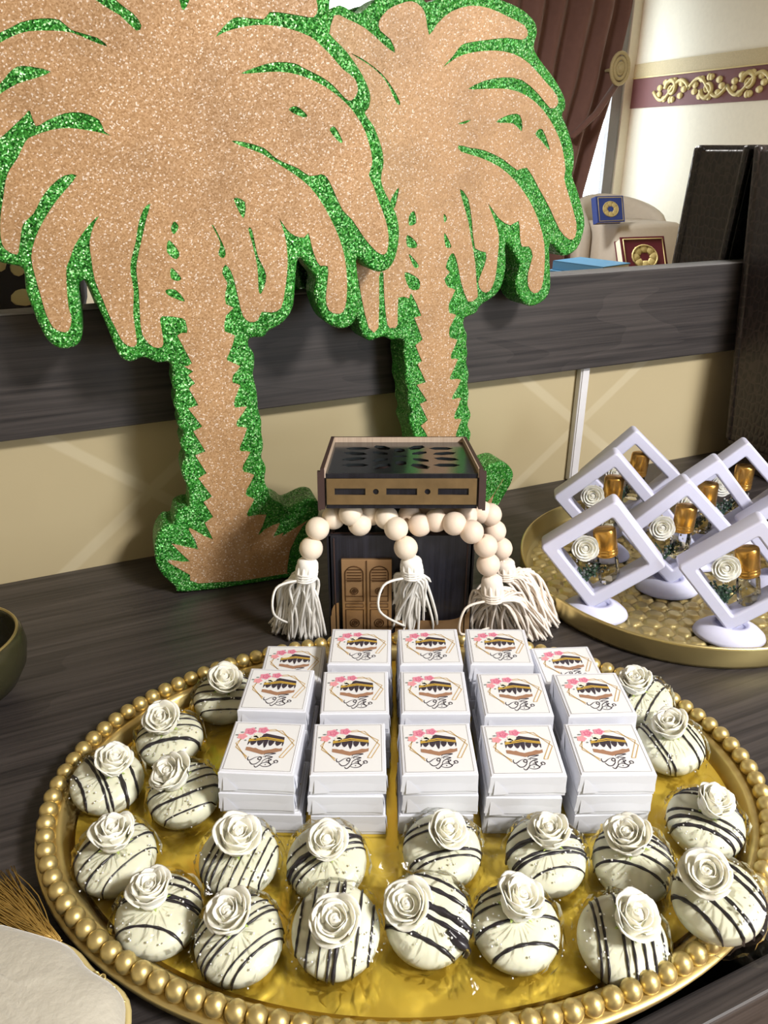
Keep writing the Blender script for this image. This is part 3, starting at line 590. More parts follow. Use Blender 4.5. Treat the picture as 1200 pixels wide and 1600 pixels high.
# ================================================================== striped cookies
CR, CH = 0.0295, 0.0205
def cz(r):                                          # upper surface height at radius r
    t = min(1, r/CR); return CH*(0.5 + 0.5*(max(0, 1 - t**4.2))**.5) + .0008*(1-t*t)
q = MB()
prof = [(0, 0.0), (CR*.8, 0.0), (CR*.93, .002), (CR*.99, CH*.3), (CR, CH*.5)] + [(CR*r_, cz(CR*r_)) for r_ in (.985, .95, .9, .83, .74, .62, .48, .3, .15)] + [(0, cz(0))]
q.lathe(prof, 40); COOKIE = q.mesh('cookie_body', 'white_chocolate', True)
def crumple_shell(seed):
    rr = random.Random(seed); q = MB(); n, vs, fs = 52, [], []
    prof = [(CR*1.0+.0185, .0018), (CR+.011, .0012), (CR+.0040, .003), (CR+.0030, CH*.3), (CR+.0026, CH*.6), (CR*.97+.0022, CH*.86), (CR*.86, cz(CR*.86)+.0028), (CR*.7, cz(CR*.7)+.0026), (CR*.45, cz(CR*.45)+.0022), (CR*.2, cz(0)+.0014)]
    k = len(prof); ph = [rr.uniform(0, 6.28) for _ in range(8)]
    for i in range(n):
        a_ = 2*PI*i/n
        flare = max(0, math.cos(2*a_ + ph[0]))**2      # film ends stick out on two sides
        for j, (r_, z_) in enumerate(prof):
            w = (.0010 if j > 1 else .0022)*(math.sin(5*a_+ph[1]+j) + math.sin(9*a_+ph[2]-j*1.7) + .7*math.sin(17*a_+ph[3]+j*2.1))
            if j < 2: r_ = CR + .004 + (r_-CR-.004)*(.25 + flare); z_ = z_ + abs(w)*1.4 + .006*flare*(1.2 if j == 0 else .4)
            else: r_ = r_ + max(w*.8 + rr.uniform(-.0005, .0005), -.0016); z_ += rr.uniform(-.0006, .0008)
            vs.append((r_*math.cos(a_), r_*math.sin(a_), max(z_, .0006)))
    for i in range(n):
        j2 = (i+1) % n
        for j in range(k-1): fs.append((i*k+j, j2*k+j, j2*k+j+1, i*k+j+1))
    q.add(vs, fs); return q.mesh('wrapper', 'cellophane', False)
WRAPS = [crumple_shell(i) for i in range(4)]
def dots(seed):
    rr = random.Random(seed); q = MB()
    for _ in range(34):
        a_ = rr.uniform(0, 6.28); r_ = CR*rr.uniform(.4, .95); s_ = rr.uniform(.0005, .00095)
        q.sphere((r_*math.cos(a_), r_*math.sin(a_), cz(r_)+.0028), s_, 0, 6, 4)
    for _ in range(7):
        a_ = rr.uniform(0, 6.28); r_ = CR + rr.uniform(.002, .004); q.sphere((r_*math.cos(a_), r_*math.sin(a_), .006+rr.uniform(0, .008)), .0007, 0, 6, 4)
    return q.mesh('wrapper_dots', 'pearl_white', True)
DOTS = [dots(i) for i in range(3)]
def drizzle(parent, ang, off, wid, bow, t0=-1.0, t1=1.0):
    ca, sa = math.cos(ang), math.sin(ang); pts = []; half = math.sqrt(max(.02, 1-off*off))
    for i in range(25):
        t = (t0 + (t1-t0)*i/24)*half*1.06
        o_ = off + bow*(1-(t/half)**2)
        x, y = (t*ca - o_*sa), (t*sa + o_*ca); r_ = math.hypot(x, y)
        if r_ > .985:
            k = .992/r_; drop = (r_-.985)*CR*3.2; x *= k; y *= k; z = max(.0035, cz(.985*CR) - drop - .002)
            pts.append((x*CR*1.005, y*CR*1.005, z))
        else: pts.append((x*CR, y*CR, cz(r_*CR) + .0002))
    q = MB(); q.tube(pts, [wid*(.55 if i in (0, 24) else 1)*(1 + .18*math.sin(i*1.3+off*9)) for i in range(25)], 6, flat=.55); q.build('drizzle', 'dark_chocolate', parent, True)
W1, W2, W3 = .00115, .0016, .0027
COOK = [  # px, py, angle, offsets (offset, width), bow, rose shift, tilt x, tilt y, label
 (352,1092,4,[(-.72,W1),(-.35,W2),(0,W1),(.3,W1),(.6,W1)],.12,(0,.08),8,0,'with thin level stripes, by the low rear corner box stack'),
 (266,1156,14,[(-.5,W3),(.02,W1),(.3,W1),(.55,W1)],.12,(-.1,.15),6,0,'with one broad curved stripe, between two cookies along the rear rim'),
 (168,1226,-52,[(-.8,W2),(-.32,W2),(-.2,W2),(.2,W3),(.55,W2)],.08,(.12,.1),8,6,'with thick doubled slanting stripes, touching the beaded side rim'),
 (291,1245,24,[(-.72,W1),(-.28,W2),(.1,W1),(.4,W1),(.62,W1)],.12,(-.1,.15),8,-4,'with a hooked stripe, against the end of the front box row'),
 (183,1342,50,[(-.62,W1),(-.2,W2),(.18,W1),(.6,W2)],.05,(.02,.1),8,0,'with four widely spaced slanted stripes, beside the side rim'),
 (250,1432,-6,[(-.62,W1),(.02,W1),(.12,W2),(.42,W1),(.62,W1)],.16,(-.1,.12),8,0,'with level stripes and a bare band, closest to the white velvet cushion'),
 (375,1345,72,[(-.8,W1),(-.6,W1),(-.38,W1),(-.15,W1),(.1,W1),(.32,W2),(.48,W2),(.66,W2)],.05,(-.05,.12),10,0,'with dense thin steep stripes, below the corner of the front box row'),
 (375,1470,44,[(-.72,W2),(-.55,W1),(-.12,W2),(.02,W1),(.22,W1),(.5,W1),(.7,W1)],.08,(-.08,.2),10,0,'with paired diagonal stripes under an upright cupped rose'),
 (511,1350,30,[(-.25,W1),(-.1,W2),(.1,.0036),(.4,W1)],.12,(-.02,.12),12,0,'with one very thick dark swoosh, half behind a steep-striped cookie'),
 (526,1462,84,[(-.8,W2),(-.5,W2),(-.08,W3),(.06,W2),(.28,W1),(.56,W2),(.82,W2)],.03,(.1,.02),26,0,'with heavy upright stripes, tipped up towards the viewer'),
 (690,1332,12,[(-.5,W1),(-.34,W2),(.3,W1),(.5,W1)],.1,(.02,.15),10,0,'with two pairs of level stripes, in front of the middle box stack'),
 (668,1444,-24,[(-.55,W2),(-.1,W2),(.12,W3),(.5,W2),(.75,W1)],.06,(-.38,.12),22,0,'with a rose set to one side and a dark chocolate splash'),
 (805,1452,10,[(-.66,W2),(-.1,W2),(.32,W1),(.55,W1),(.75,W1)],.12,(-.05,.2),12,0,'with wide gaps between curved stripes, beside the cookie with the chocolate splash'),
 (851,1342,12,[(-.66,W1),(-.3,W2),(-.2,W2),(.16,W3),(.5,W1)],.16,(.08,.15),12,0,'with a thick band below its rose, in front of the boxes'),
 (987,1351,-22,[(-.5,W1),(-.15,W1),(.18,W1),(.38,W1),(.52,W1)],.2,(-.05,.2),10,0,'with nested arching stripes, in front of the end box stack'),
 (970,1467,88,[(-.82,W1),(-.55,W2),(-.34,W2),(-.1,W2),(.08,W2),(.48,W2),(.62,W2)],.02,(.1,.2),14,0,'with seven straight upright stripes, beside the front rim'),
 (1100,1288,-26,[(-.62,W2),(-.4,W2),(-.18,W1),(.42,W1),(.6,W1),(.75,W1)],.14,(.02,.12),8,0,'with many slanting stripes and a bare band, at the far side rim'),
 (1124,1408,-58,[(-.75,W2),(-.38,W2),(-.1,W2),(.45,W2),(.65,W2)],.08,(-.12,.25),6,-13,'leaning on the curved front rim, with steep slanting stripes'),
 (1046,1168,-74,[(-.55,W1),(-.42,W2),(.35,W2),(.62,W1),(.75,W1)],.06,(.08,.1),8,-6,'with a wide bare centre, beside the middle box row'),
 (1001,1092,50,[(-.5,W2),(-.15,W2),(.2,W2),(.45,W1),(.68,W1)],.05,(-.12,.15),10,-6,'with diagonal stripes, nearest the round honeycomb tray')]
for i, (px, py, ang, offs, bow, rs, tx, ty, lb) in enumerate(COOK):
    ex = {17: .020, 15: .004, 19: .010}.get(i, 0)      # these rest partly on the raised rim
    p = PZ(px, py, FLOORZ + CH*.55 + ex)
    lift = CR*math.sin(R_(abs(tx)))*.98 + CR*math.sin(R_(abs(ty)))*.6
    ck = thing('cookie', (p.x, p.y, FLOORZ + .0004), 'white coated cookie ' + lb, 'cookie', 'wrapped striped cookies on the gold tray')
    ck.location.z += max(lift, ex) if i != 17 else ex + .004; ck.rotation_euler = (R_(tx), R_(ty), 0)
    minst('cookie_body', COOKIE, ck)
    for o_, w in offs: drizzle(ck, R_(ang), o_, w, bow*(1 if i % 3 else -.6) if i not in (5, 12, 13, 14) else bow)
    if i == 11:
        q = MB(); q.lathe([(0, 0), (.0062, .0006), (.0048, .0026), (0, .0034)], 12, (CR*.62, -CR*.5, cz(CR*.8)-.001), 0, 1.5, .7, Matrix.Rotation(-.6, 3, 'Z'))
        q.tube(catmull([(CR*.4, -CR*.3, cz(CR*.5)), (CR*.7, -CR*.55, cz(CR*.89)), (CR*.86, -CR*.62, .011), (CR*.8, -CR*.7, .006)], 4), .0024, 6); q.build('drizzle', 'dark_chocolate', ck, True)
    w_ = minst('wrapper', WRAPS[i % 4], ck, (0, 0, 0), (0, 0, rnd.uniform(0, 6.28)))
    minst('wrapper_dots', DOTS[i % 3], w_)['kind'] = 'stuff'
    add_rose(ck, (rs[0]*CR, rs[1]*CR, cz(0)+.0008), 1.12 + .07*math.sin(i*2.3), (R_(14)*math.sin(i*1.7) - R_(4), R_(14)*math.cos(i*2.9)), i)

# ================================================================== kaaba model (laser-cut wood box with raised lid)
KX, KY, KW, KD, KZ = 0.0178, 0.7165, 0.156, 0.155, 0.1335
kb = thing('kaaba_model', (KX, KY + KD/2, 0), 'black laser-cut wooden kaaba model box with bronze door and raised lid', 'kaaba model')
hy = -KD/2; WT = .004
q = MB(); q.box((0, hy+WT/2, KZ/2), (KW-.004, WT, KZ)); front = q.build('front_panel', 'kaaba_black', kb)
q = MB(); q.box((0, -hy-WT/2, KZ/2), (KW-.004, WT, KZ)); q.build('back_panel', 'kaaba_black', kb)
for s in (-1, 1):
    q = MB(); q.box((s*(KW/2-WT/2), 0, KZ/2), (WT, KD, KZ-.001)); q.build('side_panel', 'kaaba_black', kb)
    q = MB(); q.box((s*(KW/2-.0075), hy-.0006, KZ/2), (.0012, .0012, KZ-.006)); q.build('corner_strip', 'kaaba_edge', kb)
q = MB(); q.box((0, 0, KZ-.003), (KW-2*WT, KD-2*WT, .004)); q.build('top_panel', 'kaaba_top', kb)
q = MB()
for s in (-1, 1):
    q.box((s*(KW/2-.006), 0, KZ-.0004), (.004, KD-.01, .001)); 
q.box((0, hy+.006, KZ-.0004), (KW-.012, .003, .001)); q.build('top_edge', 'kaaba_edge', kb)
# bronze skirting with curved ends, then the double door
zd = PYW(560, 872, KY).z; xd0, xd1 = PYW(534, 900, KY).x-KX, PYW(612, 900, KY).x-KX
dmid = (xd0+xd1)/2
q = MB(); W = KW/2-.0015
sk = [(-W, .001), (W, .001), (W, .046)] + [(W-.03*(1-math.cos(t)), .046-.017*math.sin(t)) for t in [PI/2*i/6 for i in range(1, 7)]] + [(xd1+.004, .029), (xd1+.004, .012), (xd0-.004, .012), (xd0-.004, .052)] + [(xd0-.004-(xd0-.004+W-.001)*math.sin(t), .052-.016*(1-math.cos(t))) for t in [PI/2*i/6 for i in range(1, 7)]] + [(-W, .034)]
q.poly([sk], 0, 0, lambda p: (p[0], hy-.0012, p[1])); q.f = [tuple(reversed(f)) for f in q.f]
q.f = [tuple(reversed(f)) for f in q.f]; q.build('skirting', 'bronze_door', kb)
door = MB(); door.box((dmid, hy-.0018, zd/2+.006), (xd1-xd0, .0036, zd-.012), bev=.0005); door = door.build('door', 'bronze_door', kb)
lw = (xd1-xd0)/2
q = MB(); yf = hy-.0040
q.box((dmid, yf, zd/2+.006), (.0009, .0012, zd-.014))
for s in (-1, 1):
    cx = dmid + s*lw/2; w2 = lw*.36; zt = zd-.006
    arch = [(cx-w2, zd*.58)] + [(cx-w2, zt-.011)] + [(cx-w2*math.cos(t), zt-.011+.009*math.sin(t)) for t in [PI*i/10 for i in range(1, 10)]] + [(cx+w2, zt-.011), (cx+w2, zd*.58)]
    q.tube([(x, yf, z) for x, z in arch], .0006, 5, 0, True)
    for k in range(5): q.box((cx, yf, zt-.006-.0035*k), (w2*1.6, .0008, .0008))
    for zc_, r_ in ((zd*.64, w2*.42), (zd*.26, w2*.52)):
        for f_ in (1, .55, .2): q.tube([(cx + r_*f_*math.cos(2*PI*i/16), yf, zc_ + r_*f_*math.sin(2*PI*i/16)) for i in range(16)], .0005, 5, 0, True)
    for z0, z1 in ((zd*.52, zd*.77), (zd*.12, zd*.42), (zd*.45, zd*.49)):
        q.tube([(cx-w2, yf, z0), (cx+w2, yf, z0), (cx+w2, yf, z1), (cx-w2, yf, z1)], .0005, 4, 0, True)
q.build('door_carving', 'bronze_line', door)
# lid, its front edge propped up by the beads
LW_, LD_, LH_ = .163, .165, .042
zf_b = PYW(625, 795, KY-.012).z; zb_t = .187
tilt = math.asin(min(.3, (zf_b + LH_ - zb_t)/LD_))
lid = bpy.data.objects.new('raised_lid', None); COL.objects.link(lid); lid.parent = kb
lid.location = (0, hy-.012, zf_b); lid.rotation_euler = (-tilt, 0, 0)
q = MB(); q.box((0, .003, LH_*.43), (LW_-.010, .003, LH_*.86)); fb = q.build('lid_front', 'kaaba_black', lid)
q = MB()                                            # bronze face with three slots and two round holes
zs0, zs1 = .0045, LH_-.0105; w_ = (LW_-.012)/2; zc_ = (zs0+zs1)/2
loops = [[(-w_, zs0), (w_, zs0), (w_, zs1), (-w_, zs1)]]
for c_ in (-.052, .0, .052): loops.append([(c_-.0155, zc_-.0034), (c_-.0155, zc_+.0034), (c_+.0155, zc_+.0034), (c_+.0155, zc_-.0034)])
for c_ in (-.026, .026): loops.append([(c_+.003*math.cos(-t), zc_+.003*math.sin(-t)) for t in [2*PI*i/14 for i in range(14)]])
me = curve_mesh('bronze_plate', loops, .0009, 0, 'bronze'); me.transform(Matrix(((1, 0, 0, 0), (0, 0, -1, .0005), (0, 1, 0, 0), (0, 0, 0, 1)))); link('bronze_plate', me, lid)
for s in (-1, 1):
    q = MB(); q.box((s*(LW_/2-.002), LD_/2, LH_/2), (.004, LD_+.004, LH_)); q.box((s*(LW_/2+.0015), .001, LH_*.45), (.003, .006, LH_*.96)); q.build('lid_side', 'kaaba_edge', lid)
    q = MB(); q.box((s*(LW_/2-.0045), LD_/2, LH_-.005), (.001, LD_-.002, .010)); q.build('lid_inner_rim', 'kaaba_rim', lid)
q = MB(); q.box((0, LD_-.001, LH_/2), (LW_-.004, .004, LH_)); q.build('lid_back', 'kaaba_edge', lid)
q = MB(); q.box((0, LD_-.0035, LH_-.005), (LW_-.008, .001, .010)); q.build('lid_inner_rim', 'kaaba_rim', lid)
w_, d0, d1 = (LW_-.008)/2, .002, LD_-.002
loops = [[(-w_, d0), (w_, d0), (w_, d1), (-w_, d1)]]
for (x, y, a_, sx) in [(-.048, .04, 0, 1), (.048, .04, 0, 1), (-.048, .125, 0, 1), (.048, .125, 0, 1), (-.05, .07, 20, 1), (.05, .07, -20, 1), (-.05, .098, -20, 1), (.05, .098, 20, 1), (-.02, .035, 60, 1), (.02, .035, -60, 1), (-.02, .13, -60, 1), (.02, .13, 60, 1), (-.022, .065, 45, .8), (.022, .065, -45, .8), (-.022, .1, -45, .8), (.022, .1, 45, .8), (0, .05, 90, .8), (0, .115, 90, .8), (0, .083, 0, .6)]:
    ca, sa = math.cos(R_(a_))*sx, math.sin(R_(a_))*sx
    loops.append([(x + hx_*ca - hy_*sa, y + hx_*sa + hy_*ca) for hx_, hy_ in [(.0145*math.cos(-PI/3*i), .0085*math.sin(-PI/3*i)) for i in range(6)]])
me = curve_mesh('lid_top', loops, .0015, 0, 'kaaba_top'); me.transform(Matrix.Translation((0, 0, LH_-.0075))); link('lid_top', me, lid)

# ================================================================== bead garlands with tassels
BR = .0125
def garland(label, mat, cmat, beads, tassels, group):
    p0 = PZ(beads[len(beads)//2][0], beads[len(beads)//2][1], .12)
    g = thing('bead_garland', (p0.x, p0.y, 0), label, 'garland', group)
    inv = Vector((p0.x, p0.y, 0))
    m = MB(); hr = .0030; zh = math.sqrt(BR*BR-hr*hr); a0 = math.asin(hr/BR); nb = 12; un = 18
    pr = [(hr, -zh)] + [(BR*math.sin(a0+(PI-2*a0)*k/nb), -BR*math.cos(a0+(PI-2*a0)*k/nb)) for k in range(1, nb)] + [(hr, zh)]
    kk = len(pr); m.add([(r_*math.cos(2*PI*i/un), r_*math.sin(2*PI*i/un), z_) for i in range(un) for r_, z_ in pr],
          [(i*kk+w, (i+1) % un*kk+w, (i+1) % un*kk+(w+1) % kk, i*kk+(w+1) % kk) for i in range(un) for w in range(kk)])
    bme = m.mesh('wooden_bead', mat, True)
    P3 = []
    for (px, py, how, val, *r_) in beads:
        P3.append((PZ(px, py, val) if how == 'z' else PYW(px, py, val)) - inv)
    for i, p in enumerate(P3):
        t = (P3[min(i+1, len(P3)-1)] - P3[max(i-1, 0)]).normalized()
        minst('wooden_bead', bme, g, p, t.to_track_quat('Z', 'Y').to_euler())
    q = MB(); q.tube(P3, .0014, 6); q.build('string', cmat, g, True)
    for (top, knot, ends, n, seed, spread) in tassels:
        n = int(n*1.7)
        rr = random.Random(seed); top = Vector(top)-inv; knot = Vector(knot)-inv
        q = MB(); ax = (knot-top)
        q.tube(catmull([top, top+ax*.15, top+ax*.5, top+ax*.85, knot], 3), [.0045, .0072, .0092, .0106, .0112, .0112, .011, .0108, .0106, .0104, .0102, .0102, .0102], 12)
        for k in range(10):
            a_ = 2*PI*k/10; off = Vector((math.cos(a_), math.sin(a_), 0))*.0096
            q.tube(catmull([top+off*.4, top+ax*.4+off, knot+off], 4), .0022, 5)
        tn = q.build('tassel', cmat, g, True)
        q = MB()
        for k in range(4):
            c_ = knot - ax.normalized()*.002*k
            q.tube([c_ + Vector((math.cos(2*PI*i/14), math.sin(2*PI*i/14), .08*math.sin(2*PI*i/14+k)))*.0113 for i in range(14)], .0012, 5, 0, True)
        q.build('tassel_binding', cmat, tn, True)
        q = MB()
        E = [Vector(e_)-inv for e_ in ends]
        for k in range(n):
            a_ = rr.uniform(0, 6.28); f_ = rr.random()*(len(E)-1); i0 = min(int(f_), len(E)-2); end = E[i0].lerp(E[i0+1], f_-i0)
            end = end + Vector((rr.uniform(-1, 1)*spread, rr.uniform(-.6, 1)*spread, 0)); end.z = .0015 + abs(rr.gauss(0, .004))
            st = knot + Vector((math.cos(a_), math.sin(a_), 0))*.0088
            mid = st.lerp(end, .42) + Vector((rr.uniform(-.006, .006), rr.uniform(-.006, .006), .022 + rr.uniform(-.008, .006)))
            m2 = st.lerp(end, .78) + Vector((rr.uniform(-.005, .005), rr.uniform(-.004, .004), .006+rr.uniform(0, .008)))
            q.tube(catmull([st, mid, m2, end], 4), .0015*rr.uniform(.85, 1.2), 5)
        o = q.build('tassel_strands', cmat, tn, True); o['kind'] = 'stuff'
        q = MB()                                    # one loose looping strand
        e0 = E[0].lerp(E[-1], .15)
        q.tube(catmull([knot + Vector((-.006, -.006, 0)), knot + Vector((-.03, -.012, -.006)), knot + Vector((-.034, -.016, -.035)), knot.lerp(e0, .9) + Vector((.01, -.012, .012))], 6), .0014, 5); q.build('loose_strand', cmat, tn, True)
    return g
zt = KZ + BR - .0005
KF = KY - .014
garland('cream wooden bead garland with white tassels at the model corner and over its door', 'bead_wood', 'cotton',
        [(486, 857, 'y', KF+.006), (496, 826, 'y', KF+.012), (521, 809, 'y', KF+.025), (548, 803, 'z', zt+.012), (562, 819, 'z', zt), (580, 803, 'z', zt+.006), (604, 809, 'y', KY+.004), (619, 826, 'y', KY-.008), (634, 856, 'y', KF)],
        [(PYW(482, 872, KF+.004), PYW(478, 902, KF), [PZ(428, 985), PZ(455, 1000), PZ(500, 1000)], 64, 3, .008),
         (PYW(642, 870, KF), PYW(644, 898, KF-.002), [PZ(602, 992), PZ(640, 1000), PZ(690, 992)], 70, 4, .008)], 'bead garlands')
garland('pinkish wooden bead garland with two tassels spilling towards the round honeycomb tray', 'bead_wood_pink', 'cotton_pink',
        [(763, 882, 'y', KF), (759, 853, 'y', KF+.002), (737, 831, 'y', KF+.002), (710, 818, 'y', KF+.006), (682, 813, 'y', KY+.002), (656, 820, 'z', zt), (640, 806, 'z', zt+.004), (668, 800, 'z', zt), (700, 800, 'z', zt), (728, 806, 'z', zt+.004), (752, 800, 'y', KY+.03), (766, 804, 'y', KY+.03), (773, 830, 'y', KY+.03), (783, 857, 'y', KY+.03)],
        [(PYW(768, 898, KF), PYW(770, 934, KF-.004), [PZ(724, 990), PZ(800, 1002), PZ(862, 998)], 64, 5, .010),
         (PYW(788, 874, KY+.03), PYW(790, 900, KY+.028), [PZ(838, 985), PZ(868, 978), PZ(846, 955)], 44, 6, .010)], 'bead garlands')

# ================================================================== round honeycomb tray
RC = Vector((0.372, 0.857, 0)); RR = 0.196
rt = thing('round_tray', RC, 'round antique gold tray with a hammered honeycomb floor', 'tray')
q = MB(); q.lathe([(RR-.010, .0), (RR-.004, .001), (RR-.001, .006), (RR, .026), (RR-.0002, .0285), (RR-.0016, .0296), (RR-.0032, .0288), (RR-.0042, .026), (RR-.007, .009), (RR-.010, .0055), (RR-.018, .0045), (RR-.018, .0)], 96); q.build('tray_wall', 'antique_gold', rt, True)
rn = np.random.RandomState(3); seeds = []
pitch = .0205
for i in range(-13, 14):
    for j in range(-13, 14):
        x = (i + .5*(j % 2))*pitch; y = j*pitch*.866
        if math.hypot(x, y) < RR+.01: seeds.append((x + rn.uniform(-.0028, .0028), y + rn.uniform(-.0028, .0028)))
seeds = np.array(seeds); n = 190; gx = np.linspace(-RR+.012, RR-.012, n)
XX, YY = np.meshgrid(gx, gx); PT = np.c_[XX.ravel(), YY.ravel()]
D = np.sqrt(((PT[:, None, :] - seeds[None])**2).sum(2)); D.sort(axis=1)
edge = np.clip((D[:, 1]-D[:, 0])/.009, 0, 1); ZZ = .0008 + .0042*(1-(1-edge)**2)
ok = (np.hypot(PT[:, 0], PT[:, 1]) < RR-.012)
vid = -np.ones(n*n, int); vid[ok] = np.arange(ok.sum())
fs = []
for r in range(n-1):
    a_ = vid[r*n:(r+1)*n]; b_ = vid[(r+1)*n:(r+2)*n]
    for c_ in range(n-1):
        f4 = (a_[c_], a_[c_+1], b_[c_+1], b_[c_])
        if min(f4) >= 0: fs.append(tuple(int(v) for v in f4))
q = MB(); q.add([(float(p[0]), float(p[1]), float(z)) for p, z in zip(PT[ok], ZZ[ok])], fs); q.build('honeycomb_floor', 'antique_gold', rt, True)

# ================================================================== diamond favour frames with perfume bottles
FS = .0995; FZ = .0118                                # frame side, height of its lower corner
def rsq(h, r):
    pts = []
    for cx, cy, a0 in ((h-r, h-r, 0), (-h+r, h-r, 90), (-h+r, -h+r, 180), (h-r, -h+r, 270)):
        for k in range(5): t = R_(a0 + 22.5*k); pts.append((cx + r*math.cos(t), cy + r*math.sin(t)))
    return pts
me = curve_mesh('frame_ring', [rsq(FS/2, .005), rsq(FS/2-.0150, .0015)], .0105, .0024, 'frame_white', res=2)
FM = Matrix.Rotation(PI/4, 4, 'Y') @ Matrix(((1, 0, 0, 0), (0, 0, -1, 0), (0, 1, 0, 0), (0, 0, 0, 1)))
me.transform(FM); RING = me
q = MB(); h = FS/2-.0120
for y in (-.0095, .0095): q.add([tuple((FM @ Vector((x, z, 0, 1))).to_3d() + Vector((0, y, 0))) for x, z in ((-h, -h), (h, -h), (h, h), (-h, h))], [(0, 1, 2, 3)])
MEMB = q.mesh('membrane', 'membrane')
q = MB(); q.lathe([(0, 0), (.0375, 0), (.039, .0015), (.0375, .005), (.031, .011), (.022, .0155), (.0175, .0165), (.0165, .0120), (0, .0118)], 36, (0, 0, 0), 0, 1, .78); STAND = q.mesh('stand', 'frame_white', True)
def confetti(seed):
    rr = random.Random(seed); q = MB()
    for _ in range(60):
        x, z = rr.uniform(-.034, .012), rr.uniform(-.034, .02)
        if abs(x)+abs(z) > .046: continue
        q.sphere((x, rr.uniform(-.003, .003), z), rr.uniform(.0007, .0014), rr.choice((0, 0, 1)), 6, 4)
    return q.mesh('bead_filling', ['pearl_white', 'antique_gold'], True)
CONF = [confetti(i) for i in range(3)]
q = MB(); q.lathe([(0, 0), (.0082, 0), (.0092, .0015), (.0092, .022), (.0085, .0255), (.0062, .0275), (.0062, .029), (0, .029)], 8); BGLASS = q.mesh('glass_body', 'clear_glass')
q = MB(); q.lathe([(0, .003), (.0068, .003), (.0068, .013), (0, .013)], 8); BOIL = q.mesh('perfume_oil', 'oil')
q = MB(); q.lathe([(.0090, .0265), (.0096, .0275), (.0096, .0305), (.0091, .031), (.0096, .0315), (.0096, .033), (.0091, .0335), (.0096, .034), (.0096, .0495), (.0090, .0515), (.0078, .052), (0, .052)], 28); BCAP = q.mesh('gold_cap', 'cap_gold', True)
def sprig(seed):
    rr = random.Random(seed); q = MB()
    for k in range(16):
        a_ = rr.uniform(-.9, .9); ln = rr.uniform(.010, .021); e_ = Vector((math.sin(a_)*ln, rr.uniform(-.002, .003), math.cos(a_)*ln))
        q.tube(catmull([(0, 0, 0), e_*.5 + Vector((rr.uniform(-.002, .002), 0, 0)), e_], 3), .0005, 4)
        for j in range(7):
            p = e_*rr.uniform(.35, 1.0) + Vector((rr.uniform(-.003, .003), rr.uniform(-.002, .002), rr.uniform(-.003, .003))); q.sphere(p, rr.uniform(.0008, .0014), rr.choice((0, 0, 1)), 5, 4)
    return q.mesh('green_sprig', ['sprig_green', 'print_leaf'], True)
SPR = [sprig(i) for i in range(3)]
FR = [  # top corner pixel, roll, yaw, text
 (953, 773, -5, -4, 'white diamond frame on the near rim of the honeycomb tray, bottle leaning', 'the frame on the near rim', -13),
 (1182, 801, -4, -2, 'white diamond frame whose stand shows whole on the open honeycomb floor', 'the frame standing on the open honeycomb', -14),
 (1073, 742, 0, 4, 'white diamond frame in the middle of the set with its bottle upright', 'the middle frame', 0),
 (972, 706, -2, -4, 'white diamond frame just behind the frame on the near rim', 'the frame behind the near-rim one', 0),
 (995, 666, 2, 2, 'white diamond frame at the back, right before the white cable trunking', 'the back frame by the trunking', 3),
 (1098, 703, -4, 4, 'white diamond frame directly behind the middle frame', 'the frame behind the middle one', -3),
 (1166, 684, 0, 2, 'white diamond frame below the tall dark leather case', 'the frame below the leather case', 0),
 (1246, 738, -3, 2, 'white diamond frame farthest from the palms along the tray', 'the frame farthest from the palms', 0)]
for i, (px, py, roll, yaw, lb, short, bt) in enumerate(FR):
    p = PZ(px, py, FZ + .0045 + FS*1.4142); p.z = .0045
    p += Vector(({3: -.006, 5: .008, 7: .014}.get(i, 0), {3: .014, 5: -.014}.get(i, 0), 0))
    yw = R_(yaw) - math.atan2(p.x, p.y)*.35
    f = thing('favour_frame', p, lb, 'frame', 'diamond favour frames on the round tray', yw)
    minst('stand', STAND, f)
    r = minst('frame_ring', RING, f, (0, 0, FZ + FS*.7071 - .001), (0, R_(-roll), 0)); minst('membrane', MEMB, r)
    minst('bead_filling', CONF[i % 3], r)['kind'] = 'stuff'
    M = Matrix.Translation(p) @ Matrix.Rotation(yw, 4, 'Z') @ Matrix.Translation((0, 0, FZ + FS*.7071 - .001)) @ Matrix.Rotation(R_(-roll), 4, 'Y')
    c_ = M @ Vector((.016 if bt < -10 else .007, 0, -.036))
    bo = thing('perfume_bottle', c_, 'small clear perfume bottle with gold cap inside %s' % short, 'bottle', 'perfume bottles in the frames'); bo.rotation_euler = (0, R_(bt*.9), yw); bo.scale = (1.32, 1.0, 1.32)
    minst('glass_body', BGLASS, bo); minst('gold_cap', BCAP, bo); minst('perfume_oil', BOIL, bo)
    c_ = M @ Vector((-.020, -.0015, .004))
    fl = minst('white_flower', ROSE_CORE, None, c_, (PI/2 - .25, 0, yw), (1.05, 1.05, .55)); fl.data = ROSE_CORE
    tag(fl, 'ivory rose inside %s' % short, 'flower', 'ivory roses in the frames')
    rr = random.Random(i)
    for ring, nn in enumerate((3, 4, 5, 5)):
        for k in range(nn): minst('petal', PET[ring], fl, (0, 0, 0), (0, 0, 2*PI*k/nn + ring*.7 + rr.uniform(-.1, .1)))
    c_ = M @ Vector((-.010, -.003, -.040)); sg = minst('green_sprig', SPR[i % 3], None, c_, (0, R_(-14), yw), (1.45, 1, 1.45)); tag(sg, 'dark green sprig inside %s' % short, 'sprig', 'green sprigs in the frames')

